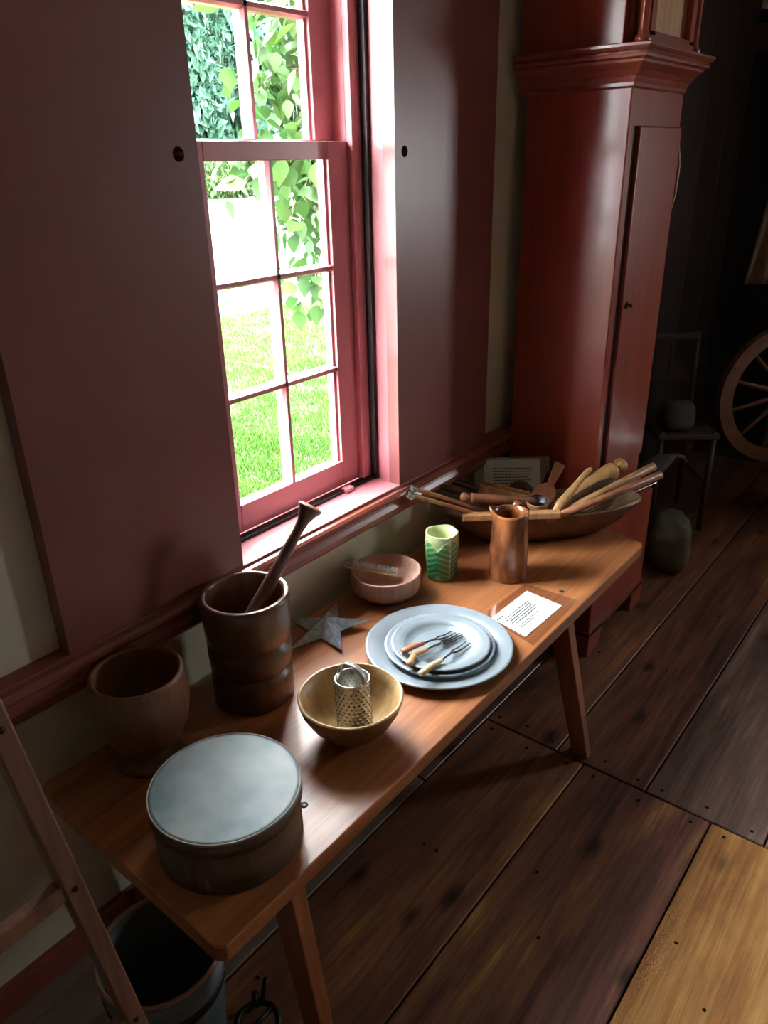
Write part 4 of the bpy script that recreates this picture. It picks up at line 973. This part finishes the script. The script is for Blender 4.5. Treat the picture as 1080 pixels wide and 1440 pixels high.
# ================================================================== UNDER AND BESIDE THE BENCH
KC = Vector((0.446, -0.315, 0))
bk = empty('bucket', KC); tag(bk, 'dark blue-grey staved bucket with a pale rim under the end of the bench', 'bucket')
MB().lathe([(0, 0.004), (0.082, 0.0), (0.086, 0.0), (0.098, 0.16), (0.109, 0.292), (0.104, 0.292), (0.094, 0.16), (0.080, 0.014), (0, 0.014)], 64, KC).build('body', M_bucket, bk)
MB().lathe([(0.1035, 0.290), (0.1095, 0.290), (0.1105, 0.297), (0.108, 0.302), (0.1045, 0.301), (0.103, 0.296), (0.1035, 0.290)], 64, KC).build('rim', M_bucketrim, bk)
for z, r in ((0.06, 0.0915), (0.225, 0.1045)):
    MB().lathe([(r - .002, z - .011), (r, z - .011), (r + 0.0018, z + .011), (r - .002, z + .011)], 64, KC).build('hoop', M_iron, bk)
# black iron trivet lying on the floor
t = empty('iron_trivet', (0.55, -0.41, 0)); tag(t, 'small black iron trivet with curled feet on the floor by the bucket', 'trivet')
Rr = Vector((0.556, -0.412, 0.045))
MB().tube([Rr + Vector((0.040 * math.cos(a * PI / 12), 0.040 * math.sin(a * PI / 12), 0)) for a in range(25)], 0.006, 8, caps=False).build('ring', M_iron, t)
for a in (0.9, 2.7, 4.6):
    d = Vector((math.cos(a), math.sin(a), 0))
    MB().tube([Rr + d * .036, Rr + d * .056 + Vector((0, 0, .004)), Rr + d * .066 + Vector((0, 0, -.018)), Rr + d * .062 + Vector((0, 0, -.040)), Rr + d * .074 + Vector((0, 0, -.041))], [.006, .007, .006, .005, .004], 8).build('foot', M_iron, t)
MB().tube([Rr - Vector((.04, 0, 0)), Rr, Rr + Vector((.04, 0, 0))], .005, 8).build('crossbar', M_iron, t)
MB().tube([Rr + Vector((.03, .02, 0)), Rr + Vector((.052, .036, .008)), Rr + Vector((.066, .040, .018))], [.005, .005, .008], 8).build('handle', M_iron, t)
# wooden drying rack, its right post and rungs in view
t = empty('drying_rack', (0.1, -0.46, 0)); tag(t, 'plain wooden drying rack with pegged rungs standing by the wall', 'rack')
MB().bar((0.362, -0.46, 0.0), (0.238, -0.46, 1.06), 0.026, 0.024, up=(0, 1, 0)).build('post', M_rack, t, .003)
MB().bar((-0.205, -0.49, 0.0), (-0.329, -0.49, 1.06), 0.026, 0.024, up=(0, 1, 0)).build('post', M_rack, t, .003)
for z in (0.14, 0.425, 0.722, 0.99):
    xr = 0.362 - 0.117 * z
    rg = MB().bar((xr, -0.46, z), (xr - 0.567, -0.49, z), 0.018, 0.026).build('rung', M_rack, t, .002)
    MB().lathe([(0, 0), (0.004, 0), (0.004, 0.0015), (0, 0.002)], 10, (xr, -0.4725, z), dirrot((0, -1, 0))).build('peg', M_nail, rg)

# ================================================================== THE DIM END OF THE ROOM
# great wheel
wc = Vector((3.58, -0.545, 0.585)); ax = Vector((-0.72, -0.69, 0.0)).normalized(); wq = dirrot(ax)
t = empty('spinning_wheel', (3.58, -0.55, 0)); tag(t, 'wooden spinning wheel with a flat rim and turned spokes standing before the dark hearth', 'spinning wheel')
R = 0.305
MB().lathe([(R - 0.055, -0.018), (R, -0.018), (R, 0.018), (R - 0.055, 0.018), (R - 0.055, -0.018)], 64, wc, wq, smooth=False).build('rim', M_wheel, t)
for k in range(12):
    a = 2 * PI * k / 12 + 0.26; d = wq @ Vector((math.cos(a), math.sin(a), 0))
    MB().tube([wc + d * 0.03, wc + d * 0.10, wc + d * 0.18, wc + d * (R - 0.04)], [.007, .011, .008, .0065], 10).build('spoke', M_wheel, t)
MB().lathe([(0, -0.05), (0.02, -0.05), (0.042, -0.03), (0.042, 0.03), (0.02, 0.05), (0, 0.05)], 28, wc, wq).build('hub', M_wheel, t)
side = Vector((ax.y, -ax.x, 0))
for s in (-1, 1):
    p = wc + ax * 0.07 * s
    MB().bar((p.x, p.y, 0.22), (p.x, p.y, wc.z + 0.04), 0.03, 0.03).build('upright', M_wheel, t, .003)
MB().bar(wc - side * 0.05 - Vector((0, 0, wc.z - 0.20)), wc - side * 0.62 - Vector((0, 0, wc.z - 0.26)), 0.19, 0.035).build('table', M_wheel, t, .004)
for (so, ao) in ((0.05, 0.08), (0.05, -0.08), (0.58, 0.0)):
    b = wc - side * so + ax * ao
    MB().tube([(b.x, b.y, 0.22), (b.x + ax.x * ao * 1.2 - side.x * (so - .3) * .3, b.y + ax.y * ao * 1.2 - side.y * (so - .3) * .3, 0.0)], [.016, .013], 10).build('leg', M_wheel, t)
MB().tube([wc - ax * .06, wc + ax * .06], 0.008, 10).build('axle', M_iron, t)

# ladder-back chair near the hearth with linen on it
t = empty('chair', (3.33, -0.2, 0)); tag(t, 'dim straight-backed wooden chair between the clock and the spinning wheel', 'chair')
cdx = Vector((0.58, -0.75, 0)).normalized(); cdy = Vector((0.75, 0.58, 0)).normalized(); cb = Vector((3.22, -0.120, 0))
def cpt(a, b, z): return cb + cdx * a + cdy * b + Vector((0, 0, z))
for a in (0.0, 0.22):
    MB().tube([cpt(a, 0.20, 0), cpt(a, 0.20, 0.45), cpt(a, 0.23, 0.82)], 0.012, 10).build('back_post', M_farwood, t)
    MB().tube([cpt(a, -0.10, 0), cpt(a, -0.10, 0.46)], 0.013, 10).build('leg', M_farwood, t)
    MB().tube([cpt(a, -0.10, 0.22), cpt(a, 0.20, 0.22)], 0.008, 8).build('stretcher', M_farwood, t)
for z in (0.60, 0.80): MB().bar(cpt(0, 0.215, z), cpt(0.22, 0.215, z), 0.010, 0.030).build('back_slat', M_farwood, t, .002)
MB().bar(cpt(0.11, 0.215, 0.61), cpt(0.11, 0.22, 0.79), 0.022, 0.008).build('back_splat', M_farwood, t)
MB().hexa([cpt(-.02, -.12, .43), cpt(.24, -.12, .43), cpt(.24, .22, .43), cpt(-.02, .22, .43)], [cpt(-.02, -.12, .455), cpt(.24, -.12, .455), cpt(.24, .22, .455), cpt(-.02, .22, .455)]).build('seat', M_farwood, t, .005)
def cushion(name, label, cat, c, s, rot, mat, seed, amp=0.25):
    m = MB(); vs = []; fs = []; nu, nv = 20, 12; q = Euler(rot).to_matrix()
    for i in range(nv + 1):
        ph = -PI / 2 + PI * i / nv
        for k in range(nu):
            th = 2 * PI * k / nu
            e = lambda x: math.copysign(abs(x) ** 0.6, x)
            p = Vector((s[0] * e(math.cos(ph)) * e(math.cos(th)), s[1] * e(math.cos(ph)) * e(math.sin(th)), s[2] * e(math.sin(ph))))
            p *= 1 + amp * noise.noise(p * 14 + Vector((seed, 0, 0)))
            vs.append(Vector(c) + q @ p)
    for i in range(nv):
        for k in range(nu): fs.append((i * nu + k, i * nu + (k + 1) % nu, (i + 1) * nu + (k + 1) % nu, (i + 1) * nu + k))
    m.add(vs, fs, True); return tag(m.build(name, mat), label, cat)
cushion('folded_cloth', 'folded grey cloth lying on the seat of the dim chair', 'cloth', tuple(cpt(0.08, -0.03, 0.515)), (0.07, 0.06, 0.062), (0, 0, -0.9), M_greycloth, 1, .15)
# tall dark screen board just behind the clock, with a light edge
t = empty('fire_board', (2.95, -0.12, 0)); tag(t, 'narrow black fire board with a worn pale edge standing behind the clock', 'board')
MB().bar((2.86, -0.03, 0.0), (2.90, -0.03, 0.93), 0.24, 0.02, up=(1, 0, 0)).build('panel', M_hearth, t)
MB().bar((2.845, -0.158, 0.0), (2.885, -0.158, 0.93), 0.010, 0.022, up=(1, 0, 0)).build('worn_edge', M_farwood, t)
blade_tool('wooden_scoop', 'pale wooden scoop on top of the black fire board', 'scoop', (2.885, -0.125, 0.97), (2.875, -0.09, 0.935), (2.87, -0.03, 0.93), 0.032, 0.012, M_linen, 0.012)
cushion('sack', 'slumped pale linen sack on the floor behind the clock', 'sack', (2.93, -0.335, 0.085), (0.17, 0.085, 0.095), (0, 0.1, 0.3), M_linen, 4)
# grey stoneware jar on its side rack
t = empty('bellows', (2.9, -0.3, 0.2)); tag(t, 'grey hearth bellows leaning on the linen sack', 'bellows')
MB().tube([(2.750, -0.230, 0.36), (2.830, -0.245, 0.40), (2.910, -0.270, 0.43), (2.985, -0.290, 0.43)], [.035, .055, .045, .014], 18, 0.4).build('body', M_greycloth, t)
MB().tube([(2.985, -0.290, 0.43), (3.040, -0.310, 0.41), (3.060, -0.320, 0.385)], [.012, .008, .006], 10).build('nozzle', M_farwood, t)
MB().tube([(2.750, -0.230, 0.36), (2.730, -0.220, 0.20), (2.720, -0.210, 0.0)], [.02, .016, .014], 10).build('stand', M_farwood, t)
# brown garment hanging at the right
t = empty('hanging_cloth', (3.40, -0.42, 1.05)); tag(t, 'brown cloth hanging from a peg rail above the spinning wheel', 'cloth')
m = MB(); vs = []; fs = []
for i in range(11):
    z = 1.42 - 0.037 * i
    for k in range(21):
        u = k / 20; wv = (0.05 + 0.10 * i / 10)
        p = Vector((3.44, -0.40, z)) + Vector((0.62, -0.78, 0)) * (u - 0.35) * wv * 1.6 + Vector((-0.7, -0.6, 0)) * (0.018 * math.sin(u * 19 + i * .2) * i / 10)
        vs.append(p)
for i in range(10):
    for k in range(20): fs.append((i * 21 + k, i * 21 + k + 1, (i + 1) * 21 + k + 1, (i + 1) * 21 + k))
m.add(vs, fs, True); o = m.build('drape', M_brownsack, t); sm = o.modifiers.new('thick', 'SOLIDIFY'); sm.thickness = 0.008
MB().tube([(3.44, -0.40, 1.42), (3.44, -0.40, H)], 0.004, 8).build('cord', M_iron, t)

# ================================================================== THE GARDEN
GZ = -0.5
lawn = struct(MB().box(-15, 130, 0.19, 110, GZ - 0.2, GZ).build('lawn', M_ground))
gr = MB(); rg_ = random.Random(11)
def blade(x, y, h, w):
    a = rg_.uniform(0, 2 * PI); lean = rg_.uniform(0.1, 0.7) * h; d = Vector((math.cos(a), math.sin(a), 0)); s = Vector((-d.y, d.x, 0)) * w
    b = Vector((x, y, GZ - 0.005))
    return [b - s, b + s, b + d * lean * .35 + s * .7 + Vector((0, 0, h * .6)), b + d * lean + Vector((0, 0, h))]
vs, fs = [], []
for i in range(120000):
    if i < 62000:      # thick turf in the house shadow
        yv = 1.0 + 6.7 * rg_.random() ** 1.5; xv = yv * 0.93 + 1.1 + rg_.uniform(-1.1, 1.6) * (0.5 + 0.16 * yv)
    else:              # the lawn to either side
        yv = 0.7 + 7.0 * rg_.random() ** 1.4; xv = rg_.uniform(-1.5, 10.5)
    n = noise.noise(Vector((xv * 2.2, yv * 2.2, 0)))
    b = blade(xv, yv, rg_.uniform(.035, .075) * (1 + .5 * n), rg_.uniform(.0025, .0045))
    o = len(vs); vs += b; fs += [(o, o + 1, o + 2), (o, o + 2, o + 3)]
gr.add(vs, fs); go = gr.build('grass', M_grass, None, recalc=False); stuff(go); go['label'] = 'bright green mown grass outside the window'; go['category'] = 'grass'
tag(MB().lathe([(0, 0), (0.5, 0.004), (1.0, 0.0), (1.2, -0.01)], 40, (12.8, 12.2, GZ)).build('gravel_patch', M_gravel), 'pale gravel patch far out on the lawn', 'gravel')

def leaf_verts(L, W, fold=0.12):
    prof = [(0, 0.04), (0.12, 0.62), (0.30, 1.0), (0.52, 0.86), (0.76, 0.45), (1.0, 0.0)]
    mid = [Vector((t * L, 0, -0.10 * L * t * t)) for t, _ in prof]
    vs = list(mid); 
    for (t, w_), s in [(p, s) for s in (1, -1) for p in prof[:-1]]:
        vs.append(Vector((t * L, s * w_ * W / 2, -0.10 * L * t * t + fold * w_ * W * .5)))
    fs = []
    n = len(prof)
    for s in (0, 1):
        o = n + s * (n - 1)
        for i in range(n - 2):
            f = (i, i + 1, o + i + 1, o + i); fs.append(f if s == 1 else f[::-1])
        f = (n - 2, n - 1, o + n - 2); fs.append(f if s == 1 else f[::-1])
    return vs, fs
def shrub():
    t = empty('lilac_bush', (4.35, 2.45, GZ)); tag(t, 'leafy lilac bush with heart-shaped leaves just outside the window', 'bush')
    rg = random.Random(21); br = MB(); leaves = []
    trunk = Vector((4.25, 2.45, GZ))
    def twig(pts, r0, dens, size, spread):
        pts = [Vector(p) for p in pts]
        n = 14; P = []
        for i in range(n + 1):
            u = i / n * (len(pts) - 1); k = min(int(u), len(pts) - 2); f_ = u - k
            P.append(pts[k].lerp(pts[k + 1], f_) + Vector((rg.uniform(-1, 1), rg.uniform(-1, 1), rg.uniform(-1, 1))) * .012)
        br.tube(P, [r0 * (1 - .75 * i / n) for i in range(n + 1)], 6)
        for j in range(dens):
            u = rg.random() ** .8; p = P[min(int(u * n), n)]
            off = Vector((rg.gauss(0, 1), rg.gauss(0, 1), rg.gauss(0, 1))) * spread * (.35 + .65 * u)
            q_ = p + off
            if q_.x < (2.90 if q_.z > 1.58 else 2.74) or q_.y < 1.6: continue
            leaves.append((p + off, size * rg.uniform(.65, 1.2)))
    # stems
    for (bx, by) in ((4.25, 2.45), (4.4, 2.6), (4.1, 2.35)):
        br.tube([(bx, by, GZ), (bx - .05, by - .03, .4), (bx - .02, by + .02, 1.2), (bx - .15, by - .02, 2.2)], [.035, .03, .024, .012], 8)
    A = (4.18, 2.38, 0.95)
    twig([(4.2, 2.4, .7), (3.75, 2.1, 1.15), (3.42, 2.0, 1.05), (3.30, 1.98, .80)], .012, 140, .118, .09)
    twig([(4.2, 2.4, .9), (3.7, 2.1, 1.42), (3.35, 2.0, 1.45), (3.15, 1.98, 1.22)], .013, 190, .118, .11)
    twig([(4.2, 2.4, 1.1), (3.6, 2.1, 1.65), (3.1, 2.0, 1.62), (2.80, 1.98, 1.40)], .013, 190, .118, .10)
    twig([(4.2, 2.4, 1.3), (3.65, 2.1, 1.95), (3.2, 2.0, 1.98), (2.92, 1.98, 1.80)], .013, 200, .118, .11)
    twig([(4.15, 2.4, 1.5), (3.7, 2.1, 2.10), (3.42, 2.0, 2.10), (3.28, 1.98, 1.88)], .012, 180, .118, .13)
    twig([(4.15, 2.4, 1.7), (3.7, 2.1, 2.40), (3.3, 2.0, 2.42), (3.05, 1.98, 2.18)], .012, 200, .118, .13)
    twig([(4.15, 2.4, 2.0), (3.8, 2.15, 2.6), (3.5, 2.05, 2.65), (3.30, 2.0, 2.40)], .012, 160, .118, .14)
    twig([(4.2, 2.4, 1.0), (3.85, 2.2, 1.6), (3.62, 2.05, 1.62), (3.48, 2.0, 1.30)], .012, 160, .118, .12)
    twig([(4.25, 2.4, 1.3), (4.0, 2.15, 1.5), (3.8, 2.05, 1.3), (3.65, 2.0, 1.0)], .012, 120, .118, .12)
    br.build('branches', M_bark, t)
    cp = Vector((0, -1.2, 1.53))
    vs, fs = leaf_verts(1.0, 0.72); lm = bpy.data.meshes.new('leaf'); lm.from_pydata([tuple(v) for v in vs], [], fs)
    for p in lm.polygons: p.use_smooth = True
    lm.materials.append(M_leaf)
    rest = MB()
    def inview(p):
        k = (0.11 - p.y) / (cp.y - p.y); q = p.lerp(cp, k); return 1.02 < q.x < 1.50 and 0.75 < q.z < 2.0
    leaves.sort(key=lambda l: (not inview(l[0]), -l[1]))
    base = t.location
    for i, (p, s) in enumerate(leaves):
        e = Euler((rg.uniform(-.9, .9), rg.uniform(.1, 1.5), rg.uniform(0, 2 * PI)))
        if i < 290:
            o = bpy.data.objects.new('leaf', lm); col.objects.link(o); o.parent = t
            o.location = p - base; o.rotation_euler = e; o.scale = (s, s, s)
        else:
            M = e.to_matrix(); rest.add([p + M @ (v * s) for v in vs], fs, True)
    stuff(rest.build('foliage', M_leaf, t, recalc=False))
shrub()
def tree(name, label, c, rx, rz, zc, n, size, mat, seed, cat='tree', flatness=1.0):
    rg = random.Random(seed); t = empty(name, (c[0], c[1], GZ)); tag(t, label, cat)
    MB().tube([(c[0], c[1], GZ), (c[0] + .1, c[1], GZ + zc * .6), (c[0], c[1] + .1, GZ + zc)], [.05 * rx, .04 * rx, .02 * rx], 10).build('trunk', M_bark, t)
    m = MB(); vs = []; fs = []
    for i in range(n):
        while True:
            v = Vector((rg.uniform(-1, 1), rg.uniform(-1, 1), rg.uniform(-1, 1)))
            if v.length < 1: break
        v = v.normalized() * v.length ** .45
        v *= 0.78 + 0.35 * noise.noise(v * 2.6 + Vector((seed, 0, 0)))
        p = Vector((c[0] + v.x * rx, c[1] + v.y * rx, GZ + zc + v.z * rz))
        e = Euler((rg.uniform(0, 6), rg.uniform(0, 6), rg.uniform(0, 6))).to_matrix(); s = size * rg.uniform(.6, 1.3)
        o = len(vs)
        vs += [p + e @ Vector((-s, 0, 0)), p + e @ Vector((0, -s * .45, 0)), p + e @ Vector((s, 0, 0)), p + e @ Vector((0, s * .45, s * .2))]
        fs += [(o, o + 1, o + 2), (o, o + 2, o + 3)]
    m.add(vs, fs); stuff(m.build('crown', mat, t, recalc=False))
tree('conifer', 'tall blue-green feathery tree beyond the far edge of the lawn', (44.5, 53.0), 8.5, 13.5, 13.2, 30000, .50, M_tree, 1)
tree('conifer', 'second blue-green tree, half hidden by the lilac bush', (58.0, 58.0), 8.0, 13.0, 12.5, 16000, .60, M_tree, 2)
tree('garden_tree', 'pale green broad tree behind the lilac bush at the lawn edge', (80.0, 58.0), 8.0, 11.0, 11.5, 12000, .60, M_tree2, 3)
tree('hedge_bush', 'low green hedge bush at the far lawn edge under the conifers', (37.5, 42.0), 4.0, 1.7, 1.3, 5000, .22, M_tree2, 4, 'bush')
tree('hedge_bush', 'low green hedge bush standing in front of the half-hidden tree', (47.0, 45.0), 4.0, 1.8, 1.4, 5000, .22, M_tree2, 5, 'bush')
tree('garden_tree', 'broad green tree far off along the lawn, left of the conifers', (24.0, 52.0), 8.0, 11.0, 10.5, 9000, .60, M_tree2, 6)
tree('conifer', 'blue-green tree standing apart at the far end of the lawn', (6.0, 55.0), 8.0, 13.0, 12.0, 9000, .60, M_tree, 7)
bpy.context.view_layer.update()
